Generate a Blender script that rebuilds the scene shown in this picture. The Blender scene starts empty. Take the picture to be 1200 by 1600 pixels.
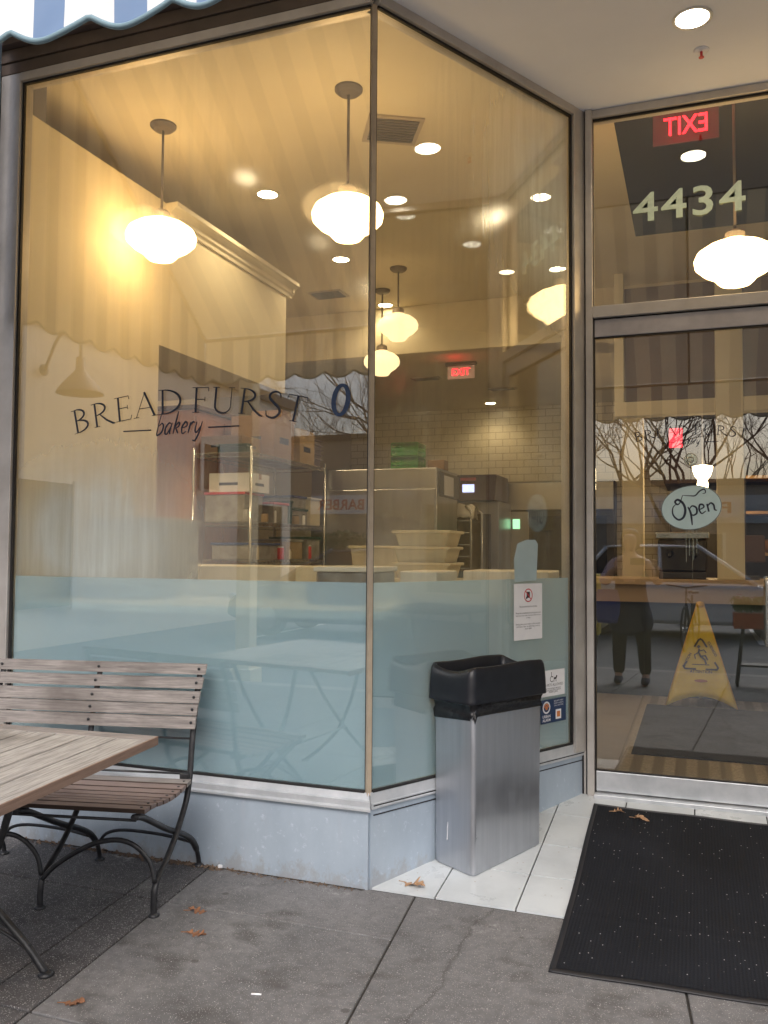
import bpy, bmesh, math, random
from math import sin, cos, pi, radians
from mathutils import Vector, Matrix
random.seed(7)
C = bpy.context.scene.collection
SC = bpy.context.scene
# ---------------------------------------------------------------- camera
YAW, PIT, ROL, FPX = -0.3488, 0.0448, 0.0069, 1340.4
CAM = Vector((1.2406, -3.2525, 1.2260))
fw = Vector((sin(YAW)*cos(PIT), cos(YAW)*cos(PIT), sin(PIT)))
rt = Vector((cos(YAW), -sin(YAW), 0)); up = rt.cross(fw)
rt2 = cos(ROL)*rt + sin(ROL)*up; up2 = -sin(ROL)*rt + cos(ROL)*up
cd = bpy.data.cameras.new('camera'); cam = bpy.data.objects.new('camera', cd); C.objects.link(cam)
m = Matrix((rt2, up2, -fw)).transposed().to_4x4(); m.translation = CAM; cam.matrix_world = m
cd.sensor_fit = 'VERTICAL'; cd.sensor_height = 24; cd.lens = 24*FPX/1600
cd.clip_start = 0.02; cd.clip_end = 600
SC.camera = cam
# ---------------------------------------------------------------- world / light
SUN_EL, SUN_AZ = radians(42), radians(165)
w = bpy.data.worlds.new('World'); SC.world = w; w.use_nodes = True
nt = w.node_tree; bg = nt.nodes['Background']
sk = nt.nodes.new('ShaderNodeTexSky'); sk.sky_type = 'NISHITA'; sk.sun_disc = False
sk.sun_elevation = SUN_EL; sk.sun_rotation = SUN_AZ; sk.air_density = 1.0; sk.dust_density = 6.0; sk.ozone_density = 2.0
hs = nt.nodes.new('ShaderNodeHueSaturation'); hs.inputs['Saturation'].default_value = 1.0
nt.links.new(sk.outputs[0], hs.inputs['Color']); nt.links.new(hs.outputs[0], bg.inputs['Color'])
bg.inputs['Strength'].default_value = 0.15
sd = bpy.data.lights.new('overcast_sun', 'SUN'); sd.energy = 1.15; sd.angle = radians(40); sd.color = (0.86, 0.92, 1.0)
so = bpy.data.objects.new('overcast_sun', sd); C.objects.link(so)
dv = Vector((sin(SUN_AZ)*cos(SUN_EL), cos(SUN_AZ)*cos(SUN_EL), sin(SUN_EL)))
so.rotation_euler = dv.to_track_quat('Z', 'Y').to_euler(); so.location = (3, -12, 12)
vs = SC.view_settings; vs.view_transform = 'Standard'; vs.look = 'None'; vs.exposure = 0.48; vs.gamma = 1
SC.cycles.sample_clamp_direct = 0
SC.cycles.use_denoising = True
SC.cycles.max_bounces = 10; SC.cycles.transparent_max_bounces = 24; SC.cycles.diffuse_bounces = 4
SC.cycles.transmission_bounces = 8; SC.cycles.sample_clamp_indirect = 6.0
# ---------------------------------------------------------------- materials
def nm(name):
    m = bpy.data.materials.new(name); m.use_nodes = True
    t = m.node_tree; return m, t, t.nodes['Principled BSDF']
def N(t, kind, **kw):
    n = t.nodes.new(kind)
    if 'noise_dimensions' in kw: n.noise_dimensions = kw.pop('noise_dimensions')
    for k, v in kw.items():
        if k in n.inputs: n.inputs[k].default_value = v
        else: setattr(n, k, v)
    return n
def L(t, a, b): t.links.new(a, b)
def ramp(t, fac, a, b, c0=(0,0,0,1), c1=(1,1,1,1)):
    r = t.nodes.new('ShaderNodeValToRGB'); e = r.color_ramp.elements
    e[0].position = a; e[1].position = b; e[0].color = c0; e[1].color = c1
    L(t, fac, r.inputs[0]); return r.outputs[0]
def coords(t, scale=(1,1,1), rot=(0,0,0)):
    tc = t.nodes.new('ShaderNodeTexCoord'); mp = t.nodes.new('ShaderNodeMapping')
    mp.inputs['Scale'].default_value = scale; mp.inputs['Rotation'].default_value = rot
    L(t, tc.outputs['Object'], mp.inputs[0]); return mp.outputs[0]
def mixc(t, fac, a, b, mode='MIX'):
    n = t.nodes.new('ShaderNodeMix'); n.data_type = 'RGBA'; n.blend_type = mode
    for s, v in ((n.inputs[0], fac), (n.inputs[6], a), (n.inputs[7], b)):
        if isinstance(v, bpy.types.NodeSocket): L(t, v, s)
        else: s.default_value = v if not isinstance(v, tuple) else (tuple(v)+(1,))[:4]
    return n.outputs[2]
def mat(name, col, rough=.5, metal=0., col2=None, ns=8., lo=.35, hi=.65, stretch=(1,1,1), bump=0., bs=60., spec=.5, speck=None, coat=0.):
    m, t, p = nm(name)
    p.inputs['Roughness'].default_value = rough; p.inputs['Metallic'].default_value = metal
    p.inputs['Specular IOR Level'].default_value = spec; p.inputs['Coat Weight'].default_value = coat
    p.inputs['Base Color'].default_value = (*col, 1)
    v = coords(t, stretch); out = None
    if col2:
        n = N(t, 'ShaderNodeTexNoise', Scale=ns, Detail=6., Roughness=.6); L(t, v, n.inputs['Vector'])
        out = mixc(t, ramp(t, n.outputs[0], lo, hi), col, col2)
    if speck:   # (colour, scale, radius)
        vo = N(t, 'ShaderNodeTexVoronoi', Scale=speck[1]); L(t, v, vo.inputs['Vector'])
        f = ramp(t, vo.outputs['Distance'], speck[2], speck[2]+.05, (1,1,1,1), (0,0,0,1))
        nn = N(t, 'ShaderNodeTexNoise', Scale=speck[1]*.45, Detail=1.); L(t, v, nn.inputs['Vector'])
        g = ramp(t, nn.outputs[0], .5, .56); f = mixc(t, 1., f, g, 'MULTIPLY')
        out = mixc(t, f, out if out else col, speck[0])
    if out: L(t, out, p.inputs['Base Color'])
    if bump:
        b = N(t, 'ShaderNodeBump', Strength=bump, Distance=.01); n2 = N(t, 'ShaderNodeTexNoise', Scale=bs, Detail=5.)
        L(t, v, n2.inputs['Vector']); L(t, n2.outputs[0], b.inputs['Height']); L(t, b.outputs[0], p.inputs['Normal'])
    return m
def emit(name, col, s):
    m, t, p = nm(name); p.inputs['Base Color'].default_value = (*[min(1, c) for c in col], 1)
    p.inputs['Emission Color'].default_value = (*col, 1); p.inputs['Emission Strength'].default_value = s; return m
def glassmat(name, r0=.115, tint=(.96,.98,.96)):
    m = bpy.data.materials.new(name); m.use_nodes = True; t = m.node_tree; t.nodes.clear()
    o = N(t, 'ShaderNodeOutputMaterial'); tr = N(t, 'ShaderNodeBsdfTransparent'); gl = N(t, 'ShaderNodeBsdfGlossy', Roughness=0.0)
    tr.inputs[0].default_value = (*tint, 1); gl.inputs[0].default_value = (.95,.97,1,1)
    lw = N(t, 'ShaderNodeLayerWeight', Blend=.5)
    pw = N(t, 'ShaderNodeMath', operation='POWER'); L(t, lw.outputs['Facing'], pw.inputs[0]); pw.inputs[1].default_value = 4.
    mr = N(t, 'ShaderNodeMapRange'); L(t, pw.outputs[0], mr.inputs[0]); mr.inputs[3].default_value = r0; mr.inputs[4].default_value = .9
    mx = N(t, 'ShaderNodeMixShader'); L(t, mr.outputs[0], mx.inputs[0]); L(t, tr.outputs[0], mx.inputs[1]); L(t, gl.outputs[0], mx.inputs[2])
    L(t, mx.outputs[0], o.inputs[0]); return m
G_GLASS = glassmat('window_glass')
G_PLAIN = glassmat('plain_glass', .04)
def frosted():
    m = bpy.data.materials.new('frosted_film'); m.use_nodes = True; t = m.node_tree; t.nodes.clear()
    o = N(t, 'ShaderNodeOutputMaterial'); v = coords(t)
    n = N(t, 'ShaderNodeTexNoise', Scale=1.6, Detail=3.); L(t, v, n.inputs['Vector'])
    vo = N(t, 'ShaderNodeTexNoise', Scale=70., Detail=2.); L(t, v, vo.inputs['Vector'])
    c = mixc(t, ramp(t, n.outputs[0], .3, .7), (.55,.75,.93), (.63,.82,.96))
    c = mixc(t, ramp(t, vo.outputs[0], .72, .78), c, (.62,.72,.78))
    d = N(t, 'ShaderNodeBsdfDiffuse'); L(t, c, d.inputs[0])
    tl = N(t, 'ShaderNodeBsdfTranslucent'); tl.inputs[0].default_value = (.74,.90,1.,1)
    rf = N(t, 'ShaderNodeBsdfRefraction', Roughness=.27, IOR=1.2); rf.inputs[0].default_value = (.85,.95,.97,1)
    m1 = N(t, 'ShaderNodeMixShader'); m1.inputs[0].default_value = .78; L(t, tl.outputs[0], m1.inputs[1]); L(t, rf.outputs[0], m1.inputs[2])
    m2 = N(t, 'ShaderNodeMixShader'); m2.inputs[0].default_value = .48; L(t, d.outputs[0], m2.inputs[1]); L(t, m1.outputs[0], m2.inputs[2])
    L(t, m2.outputs[0], o.inputs[0]); return m
M_FROST = frosted()
def condensation(seed, amount, corner):
    """wet inside of the pane: vertical streaks and a foggy patch; corner = (x, z, rx, rz) of the thickest fog in pane metres"""
    m = bpy.data.materials.new('condensation'); m.use_nodes = True; t = m.node_tree; t.nodes.clear()
    o = N(t, 'ShaderNodeOutputMaterial')
    v = coords(t, (26, 26, 1.6)); n = N(t, 'ShaderNodeTexNoise', Scale=1., Detail=5., Roughness=.65, W=seed, noise_dimensions='4D'); L(t, v, n.inputs['Vector'])
    v2 = coords(t, (1.5,1.5,1.1)); n2 = N(t, 'ShaderNodeTexNoise', Scale=1., Detail=2., W=seed+3, noise_dimensions='4D'); L(t, v2, n2.inputs['Vector'])
    streak = mixc(t, 1., ramp(t, n.outputs[0], .42, .78), ramp(t, n2.outputs[0], .42, .7), 'MULTIPLY')
    tc = t.nodes.new('ShaderNodeTexCoord'); sp = N(t, 'ShaderNodeVectorMath', operation='SUBTRACT'); L(t, tc.outputs['Object'], sp.inputs[0])
    sp.inputs[1].default_value = (corner[0], 0, corner[1])
    sc = N(t, 'ShaderNodeVectorMath', operation='MULTIPLY'); L(t, sp.outputs[0], sc.inputs[0]); sc.inputs[1].default_value = (1/corner[2], 0, 1/corner[3])
    ln = N(t, 'ShaderNodeVectorMath', operation='LENGTH'); L(t, sc.outputs[0], ln.inputs[0])
    patch = ramp(t, ln.outputs['Value'], .35, 1., (1,1,1,1), (0,0,0,1))
    st2 = ramp(t, n.outputs[0], .2, .8, (.6,.6,.6,1), (1,1,1,1)); patch = mixc(t, 1., patch, st2, 'MULTIPLY')
    a1 = mixc(t, 1., streak, (amount,)*3, 'MULTIPLY'); a2 = mixc(t, 1., patch, (.95,)*3, 'MULTIPLY')
    fac = mixc(t, 1., a1, a2, 'ADD')
    ad = N(t, 'ShaderNodeMath', operation='ADD', use_clamp=True); L(t, fac, ad.inputs[0]); ad.inputs[1].default_value = .075
    tr = N(t, 'ShaderNodeBsdfTransparent'); d = N(t, 'ShaderNodeBsdfTranslucent'); d.inputs[0].default_value = (.8,.8,.8,1)
    df = N(t, 'ShaderNodeBsdfDiffuse'); df.inputs[0].default_value = (.74,.78,.82,1)
    rf = N(t, 'ShaderNodeBsdfRefraction', Roughness=.35, IOR=1.12)
    m1 = N(t, 'ShaderNodeMixShader'); m1.inputs[0].default_value = .5; L(t, d.outputs[0], m1.inputs[1]); L(t, rf.outputs[0], m1.inputs[2])
    m3 = N(t, 'ShaderNodeMixShader'); L(t, mixc(t, patch, (.12,.12,.12), (.88,.88,.88)), m3.inputs[0]); L(t, m1.outputs[0], m3.inputs[1]); L(t, df.outputs[0], m3.inputs[2])
    m2 = N(t, 'ShaderNodeMixShader'); L(t, ad.outputs[0], m2.inputs[0]); L(t, tr.outputs[0], m2.inputs[1]); L(t, m3.outputs[0], m2.inputs[2])
    L(t, m2.outputs[0], o.inputs[0]); return m
def awning_mat(name, horizontal_x=True, under=False):
    m = bpy.data.materials.new(name); m.use_nodes = True; t = m.node_tree; t.nodes.clear()
    o = N(t, 'ShaderNodeOutputMaterial'); tc = t.nodes.new('ShaderNodeTexCoord'); s = t.nodes.new('ShaderNodeSeparateXYZ'); L(t, tc.outputs['Object'], s.inputs[0])
    a = N(t, 'ShaderNodeMath', operation='ADD'); L(t, s.outputs[0 if horizontal_x else 1], a.inputs[0]); a.inputs[1].default_value = 20.5 + .13
    b = N(t, 'ShaderNodeMath', operation='MODULO'); L(t, a.outputs[0], b.inputs[0]); b.inputs[1].default_value = .205
    c = N(t, 'ShaderNodeMath', operation='LESS_THAN'); L(t, b.outputs[0], c.inputs[0]); c.inputs[1].default_value = .088
    n = N(t, 'ShaderNodeTexNoise', Scale=9., Detail=5.); L(t, tc.outputs['Object'], n.inputs['Vector'])
    blue = mixc(t, n.outputs[0], (.16,.26,.44), (.26,.37,.56)); white = mixc(t, n.outputs[0], (.80,.82,.83), (.87,.88,.89))
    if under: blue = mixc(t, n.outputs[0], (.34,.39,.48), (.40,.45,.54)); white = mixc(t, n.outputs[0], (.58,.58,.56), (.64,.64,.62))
    col = mixc(t, c.outputs[0], white, blue)
    d = N(t, 'ShaderNodeBsdfDiffuse'); tl = N(t, 'ShaderNodeBsdfTranslucent'); L(t, col, d.inputs[0])
    c2 = mixc(t, c.outputs[0], (.60,.51,.38), (.45,.385,.29)); L(t, c2, tl.inputs[0])
    mx = N(t, 'ShaderNodeMixShader'); mx.inputs[0].default_value = .20; L(t, d.outputs[0], mx.inputs[1]); L(t, tl.outputs[0], mx.inputs[2])
    L(t, mx.outputs[0], o.inputs[0]); return m
M_ALU = mat('brushed_aluminium_frame', (.56,.53,.50), .42, .45, (.46,.43,.40), 6., bump=.05, bs=300)
M_ALU_D = mat('bronze_frame', (.40,.34,.28), .5, .35, (.30,.26,.22), 4.)
M_SILL = mat('sill_aluminium', (.66,.68,.71), .4, .5, (.52,.55,.58), 9., bump=.06, bs=80)
M_FASCIA = mat('dark_brown_header', (.075,.055,.048), .7, 0, (.12,.09,.08), 2., .3, .7, bump=.1, bs=20)
def bulk():
    m, t, p = nm('painted_metal_bulkhead'); p.inputs['Roughness'].default_value = .42; p.inputs['Metallic'].default_value = .2; v = coords(t)
    n = N(t, 'ShaderNodeTexNoise', Scale=3.2, Detail=7., Roughness=.65); L(t, coords(t, (1,1,.5)), n.inputs['Vector'])
    c = mixc(t, ramp(t, n.outputs[0], .3, .7), (.42,.495,.575), (.31,.375,.45))
    n2 = N(t, 'ShaderNodeTexNoise', Scale=38., Detail=4., Roughness=.7); L(t, v, n2.inputs['Vector'])
    c = mixc(t, ramp(t, n2.outputs[0], .60, .72, (0,0,0,1), (.6,.6,.6,1)), c, (.60,.66,.75))
    n3 = N(t, 'ShaderNodeTexNoise', Scale=16., Detail=6., Roughness=.75); L(t, coords(t, (1,1,.7)), n3.inputs['Vector'])
    sx = t.nodes.new('ShaderNodeSeparateXYZ'); L(t, v, sx.inputs[0]); mr = N(t, 'ShaderNodeMapRange'); L(t, sx.outputs[2], mr.inputs[0])
    mr.inputs[1].default_value = SW+.13; mr.inputs[2].default_value = SW; mr.inputs[3].default_value = 0; mr.inputs[4].default_value = .30
    a = N(t, 'ShaderNodeMath', operation='ADD'); L(t, n3.outputs[0], a.inputs[0]); L(t, mr.outputs[0], a.inputs[1])     # scuffs and splashed dirt, denser low down
    c = mixc(t, ramp(t, a.outputs[0], .66, .80, (0,0,0,1), (.55,.55,.55,1)), c, (.30,.29,.29))
    n4 = N(t, 'ShaderNodeTexNoise', Scale=7., Detail=5.); L(t, coords(t, (3.,3.,.35)), n4.inputs['Vector'])
    c = mixc(t, ramp(t, n4.outputs[0], .6, .75, (0,0,0,1), (.35,.35,.35,1)), c, (.42,.44,.50))
    L(t, c, p.inputs['Base Color']); b = N(t, 'ShaderNodeBump', Strength=.12, Distance=.004); L(t, n3.outputs[0], b.inputs['Height']); L(t, b.outputs[0], p.inputs['Normal']); return m
SW = -.119
M_BULK = bulk()
M_RUBBER = mat('black_gasket', (.012,.01,.01), .6)
M_BLACK = mat('black_painted_iron', (.012,.013,.016), .42, .1, (.03,.03,.032), 30., bump=.1, bs=120)
M_SOFFIT = mat('soffit_plaster', (.78,.80,.87), .85, 0, (.73,.75,.82), 1.5, bump=.05, bs=50)
M_CREAM = mat('cream_wall_paint', (.74,.66,.47), .7, 0, (.68,.60,.42), 1.2)
M_CEIL = mat('cream_ceiling_paint', (.72,.64,.46), .8, 0, (.64,.56,.39), .8)
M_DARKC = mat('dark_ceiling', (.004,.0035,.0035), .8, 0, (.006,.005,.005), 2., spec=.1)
M_BRONZE = mat('dark_bronze_trim', (.13,.095,.075), .55, .2, (.09,.07,.055), 4.)
M_TAN = mat('tan_corner_metal', (.50,.42,.32), .5, .2, (.40,.33,.25), 9.)
M_WHITE = mat('white_enamel', (.78,.76,.70), .4, 0, (.7,.68,.62), 6.)
M_TUB = mat('cream_plastic_tub', (.72,.66,.50), .45, 0, (.62,.55,.40), 8.)
M_STEEL = mat('stainless_steel', (.50,.50,.50), .34, .95, (.42,.42,.42), 3., stretch=(1,1,.2))
M_BINSTEEL = mat('bin_brushed_steel', (.49,.51,.55), .36, .88, (.44,.46,.50), 60., stretch=(1.,1.,.04))
def smudge(m, lo_, hi_, sc=6., bumpd=.0):
    t = m.node_tree; p = t.nodes['Principled BSDF']; v = coords(t, (1,1,.6)); n = N(t, 'ShaderNodeTexNoise', Scale=sc, Detail=7., Roughness=.7); L(t, v, n.inputs['Vector'])
    mr = N(t, 'ShaderNodeMapRange'); L(t, n.outputs[0], mr.inputs[0]); mr.inputs[1].default_value = .3; mr.inputs[2].default_value = .7; mr.inputs[3].default_value = lo_; mr.inputs[4].default_value = hi_
    L(t, mr.outputs[0], p.inputs['Roughness'])
    if bumpd:
        n2 = N(t, 'ShaderNodeTexNoise', Scale=5., Detail=2.); L(t, v, n2.inputs['Vector']); b = N(t, 'ShaderNodeBump', Strength=.5, Distance=bumpd); L(t, n2.outputs[0], b.inputs['Height']); L(t, b.outputs[0], p.inputs['Normal'])
smudge(M_BINSTEEL, .26, .52, 7., .012)
M_CHROME = mat('chrome_wire', (.6,.6,.58), .25, .9)
M_WOODC = mat('brown_cabinet_wood', (.50,.21,.09), .5, 0, (.36,.14,.055), 4., stretch=(3,3,.5))
M_CARD = mat('cardboard', (.30,.18,.09), .85, 0, (.23,.13,.065), 5.)
M_CARD2 = mat('pale_cardboard', (.40,.29,.17), .85, 0, (.33,.23,.13), 5.)
M_PAPER = mat('white_paper', (.78,.78,.80), .7, 0, (.72,.72,.75), 12.)
M_INK = mat('black_ink', (.02,.02,.025), .6)
M_NAVY = mat('navy_lettering', (.012,.02,.045), .5)
M_NUM = mat('pale_green_numerals', (.62,.74,.60), .6, 0, (.5,.62,.5), 40.)
M_RED = mat('red_plastic', (.55,.03,.04), .4)
M_GREEN = mat('green_crate_plastic', (.04,.30,.05), .5, 0, (.03,.22,.04), 10.)
M_GREEND = mat('dark_green_plastic', (.01,.06,.04), .5)
M_BLUEB = mat('blue_plastic', (.03,.06,.2), .4)
M_CLEAR = mat('cloudy_food_box', (.34,.33,.31), .3, 0, (.20,.18,.16), 10.)
M_DARK = mat('dark_equipment', (.05,.045,.042), .4, .2, (.08,.07,.06), 5.)
M_DARKGLASS = mat('dark_glass', (.015,.015,.018), .08)
M_LID = mat('black_rubber_lid', (.006,.007,.011), .36, 0, (.012,.013,.018), 20., bump=.04, bs=200)
M_BAG = mat('black_bin_bag', (.008,.008,.01), .22, bump=.6, bs=35)
M_YEL = mat('yellow_vinyl', (.72,.55,.06), .5, 0, (.60,.43,.04), 6., bump=.1, bs=12)
M_SIGNB = mat('pale_blue_sign_board', (.42,.60,.62), .45, 0, (.36,.53,.56), 8.)
M_BEIGEF = mat('beige_floor_tile', (.27,.225,.18), .3, 0, (.22,.185,.15), 2.)
M_ASPH = mat('asphalt', (.085,.09,.10), .8, 0, (.12,.125,.135), 3., bump=.3, bs=150)
M_LINE = mat('road_paint', (.7,.7,.68), .7)
M_STUCCO = mat('beige_stucco', (.84,.78,.68), .9, 0, (.76,.70,.60), 1., bump=.1, bs=30)
M_BRICK = mat('tan_rendered_wall', (.52,.42,.32), .9, 0, (.44,.35,.26), 2.)
M_ROOF = mat('roof_felt', (.14,.12,.12), .9)
M_BARK = mat('grey_bark', (.11,.09,.08), .9, 0, (.17,.14,.12), 6., bump=.4, bs=30)
M_HEDGE = mat('hedge_leaf', (.07,.12,.03), .7, 0, (.04,.07,.02), 9.)
M_SKIN = mat('skin', (.50,.30,.22), .5)
M_COAT = mat('dark_navy_coat', (.010,.018,.055), .85, bump=.2, bs=50)
M_LAV = mat('lavender_sweater', (.42,.34,.42), .9, bump=.2, bs=80)
M_TROU = mat('black_trousers', (.012,.012,.014), .9)
M_TYRE = mat('tyre_rubber', (.02,.02,.02), .8)
def wood(name, c1, c2, c3, axis_stretch):
    m, t, p = nm(name); p.inputs['Roughness'].default_value = .75
    v = coords(t, axis_stretch); n = N(t, 'ShaderNodeTexNoise', Scale=14., Detail=8., Roughness=.7); L(t, v, n.inputs['Vector'])
    v2 = coords(t); n2 = N(t, 'ShaderNodeTexNoise', Scale=3.5, Detail=4.); L(t, v2, n2.inputs['Vector'])
    a = mixc(t, ramp(t, n.outputs[0], .35, .65), c1, c2); a = mixc(t, ramp(t, n2.outputs[0], .52, .72, (0,0,0,1), (.8,.8,.8,1)), a, c3)
    L(t, a, p.inputs['Base Color']); b = N(t, 'ShaderNodeBump', Strength=.35, Distance=.004); L(t, n.outputs[0], b.inputs['Height']); L(t, b.outputs[0], p.inputs['Normal']); return m
M_SLAT = wood('weathered_slat_wood', (.14,.125,.118), (.315,.285,.265), (.085,.07,.062), (.5,9,9))
M_TOPW = wood('weathered_table_wood', (.18,.168,.155), (.43,.41,.38), (.13,.115,.10), (9,.45,9))
M_TOPE = wood('worn_brown_edge_wood', (.20,.13,.095), (.28,.19,.145), (.12,.075,.055), (9,.5,9))
def leafmat():
    return [mat('dry_leaf', (.30,.14,.07), .8, 0, (.20,.09,.045), 40.), mat('pale_dry_leaf', (.46,.29,.17), .8, 0, (.34,.2,.11), 40.)]
M_LEAF = leafmat()
def bricktex(name, c1, c2, mortar, bw, bh, rot, off=.5, ms=.02, rough=.35):
    m, t, p = nm(name); p.inputs['Roughness'].default_value = rough
    v = coords(t, rot=rot); b = t.nodes.new('ShaderNodeTexBrick'); L(t, v, b.inputs['Vector']); b.offset = off
    b.inputs['Color1'].default_value = (*c1,1); b.inputs['Color2'].default_value = (*c2,1); b.inputs['Mortar'].default_value = (*mortar,1)
    b.inputs['Scale'].default_value = 1; b.inputs['Mortar Size'].default_value = ms; b.inputs['Brick Width'].default_value = bw; b.inputs['Row Height'].default_value = bh
    L(t, b.outputs[0], p.inputs['Base Color']); return m
M_SUBWAY = bricktex('white_subway_tile', (.74,.67,.50), (.70,.63,.46), (.42,.36,.24), .2, .1, (pi/2,0,0), ms=.005)
M_SUBWAYX = bricktex('white_subway_tile_side', (.76,.68,.52), (.72,.64,.48), (.45,.38,.27), .2, .1, (pi/2,0,pi/2), ms=.006)
def mosaic():
    m, t, p = nm('mosaic_strip_floor'); p.inputs['Roughness'].default_value = .5
    v = coords(t, (1,1,1)); wv = N(t, 'ShaderNodeTexWave', Scale=2.6, wave_type='BANDS', bands_direction='X'); L(t, v, wv.inputs['Vector'])
    ch = N(t, 'ShaderNodeTexVoronoi', Scale=55.); L(t, v, ch.inputs['Vector'])
    c = mixc(t, ramp(t, wv.outputs[0], .35, .65), (.33,.28,.21), (.15,.12,.08))
    c = mixc(t, ramp(t, ch.outputs['Distance'], .2, .6, (0,0,0,1), (.5,.5,.5,1)), c, (.14,.11,.08)); L(t, c, p.inputs['Base Color']); return m
M_MOSAIC = mosaic()
def rubbermat(name, base, ribs=True):
    m, t, p = nm(name); p.inputs['Roughness'].default_value = .85; p.inputs['Specular IOR Level'].default_value = .25
    v = coords(t); wv = N(t, 'ShaderNodeTexWave', Scale=26., wave_type='BANDS', bands_direction='X'); L(t, v, wv.inputs['Vector'])
    n = N(t, 'ShaderNodeTexNoise', Scale=2.2, Detail=5.); L(t, v, n.inputs['Vector'])
    c = mixc(t, ramp(t, n.outputs[0], .4, .75), base, tuple(x*1.9 for x in base))
    c = mixc(t, mixc(t, 1., ramp(t, wv.outputs[0], .5, .9), (.12,)*3, 'MULTIPLY'), c, tuple(x*3.5 for x in base))
    vo = N(t, 'ShaderNodeTexVoronoi', Scale=26.); L(t, coords(t, (1.6,1,1)), vo.inputs['Vector'])
    sp = ramp(t, vo.outputs['Distance'], .05, .10, (1,1,1,1), (0,0,0,1)); nn = N(t, 'ShaderNodeTexNoise', Scale=9., Detail=2.); L(t, v, nn.inputs['Vector'])
    sp = mixc(t, 1., sp, ramp(t, nn.outputs[0], .38, .46), 'MULTIPLY'); c = mixc(t, sp, c, (.42,.41,.43))
    L(t, c, p.inputs['Base Color']); b = N(t, 'ShaderNodeBump', Strength=.6, Distance=.004)
    n3 = N(t, 'ShaderNodeTexNoise', Scale=220., Detail=2.); L(t, v, n3.inputs['Vector'])
    h = mixc(t, .5, wv.outputs[0], n3.outputs[0]); L(t, h, b.inputs['Height']); L(t, b.outputs[0], p.inputs['Normal']); return m
M_MAT = rubbermat('charcoal_carpet_mat', (.006,.007,.010))
M_MATE = mat('mat_rubber_border', (.012,.012,.015), .55)
def concrete(name, c1, c2, speck, srad, dark=(.05,.045,.042)):
    m, t, p = nm(name); p.inputs['Roughness'].default_value = .78; v = coords(t)
    n = N(t, 'ShaderNodeTexNoise', Scale=2.2, Detail=8., Roughness=.65); L(t, v, n.inputs['Vector'])
    n2 = N(t, 'ShaderNodeTexNoise', Scale=26., Detail=6., Roughness=.7); L(t, v, n2.inputs['Vector'])
    n3 = N(t, 'ShaderNodeTexNoise', Scale=5., Detail=3.); L(t, coords(t, (1,1.3,1)), n3.inputs['Vector'])
    c = mixc(t, ramp(t, n.outputs[0], .35, .68), c1, c2)
    c = mixc(t, ramp(t, n2.outputs[0], .35, .7, (.0,.0,.0,1), (.6,.6,.6,1)), c, tuple(x*.6 for x in c1))
    c = mixc(t, ramp(t, n3.outputs[0], .54, .70, (0,0,0,1), (.62,.62,.62,1)), c, dark)
    cr = N(t, 'ShaderNodeTexVoronoi', Scale=.42, feature='DISTANCE_TO_EDGE'); wn = N(t, 'ShaderNodeTexNoise', Scale=5., Detail=6.); L(t, v, wn.inputs['Vector']); L(t, mixc(t, .12, v, wn.outputs['Color']), cr.inputs['Vector'])     # hairline cracks
    c = mixc(t, ramp(t, cr.outputs['Distance'], .0006, .0018, (.5,.5,.5,1), (0,0,0,1)), c, (.04,.037,.035))
    for sc, rad, k in ((85., srad, .55), (170., srad*1.2, .4)):
        vo = N(t, 'ShaderNodeTexVoronoi', Scale=sc); L(t, v, vo.inputs['Vector'])
        f = ramp(t, vo.outputs['Distance'], rad, rad+.12, (1,1,1,1), (0,0,0,1))
        nn = N(t, 'ShaderNodeTexNoise', Scale=sc*.3, Detail=2.); L(t, v, nn.inputs['Vector'])
        f = mixc(t, 1., f, ramp(t, nn.outputs[0], k-.03, k+.08), 'MULTIPLY'); c = mixc(t, f, c, speck)
    vo = N(t, 'ShaderNodeTexVoronoi', Scale=6.5); L(t, v, vo.inputs['Vector'])   # old gum and spots
    c = mixc(t, ramp(t, vo.outputs['Distance'], .07, .1, (.6,.6,.6,1), (0,0,0,1)), c, dark)
    sx = t.nodes.new('ShaderNodeSeparateXYZ'); L(t, v, sx.inputs[0])     # old limewash splashes near the wall
    near = ramp(t, sx.outputs[1], .0, .1); mr = N(t, 'ShaderNodeMapRange'); L(t, sx.outputs[1], mr.inputs[0]); mr.inputs[1].default_value = -.50; mr.inputs[2].default_value = -.10
    n5 = N(t, 'ShaderNodeTexNoise', Scale=4.2, Detail=7., Roughness=.7); L(t, v, n5.inputs['Vector'])
    fz = mixc(t, 1., ramp(t, n5.outputs[0], .56, .66), mr.outputs[0], 'MULTIPLY'); fz = mixc(t, 1., fz, (.55,.55,.55), 'MULTIPLY'); c = mixc(t, fz, c, (.46,.45,.43))
    L(t, c, p.inputs['Base Color']); b = N(t, 'ShaderNodeBump', Strength=.5, Distance=.004); L(t, n2.outputs[0], b.inputs['Height']); L(t, b.outputs[0], p.inputs['Normal']); return m
M_CONC = concrete('brushed_concrete', (.125,.123,.126), (.225,.22,.222), (.45,.44,.43), .10)
M_AGG = concrete('exposed_aggregate_concrete', (.13,.128,.13), (.205,.20,.202), (.38,.37,.36), .12)
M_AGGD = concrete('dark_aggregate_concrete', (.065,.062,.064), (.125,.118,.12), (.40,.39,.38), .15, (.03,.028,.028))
M_JOINT = mat('joint_dirt', (.045,.04,.036), .95, 0, (.02,.018,.016), 20.)
M_WTILE = mat('white_floor_tile', (.55,.585,.605), .28, 0, (.43,.46,.48), 3.2, .42, .72, speck=((.38,.35,.32), 30., .08))
smudge(M_WTILE, .18, .55, 5.)
M_GLOBE = emit('lit_milk_glass', (1., .63, .27), 10.5)
M_GLOBE2 = emit('lit_milk_glass_dim', (1., .70, .36), 1.5)
M_CAN = emit('downlight_lens', (1., .80, .52), 30.)
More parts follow.
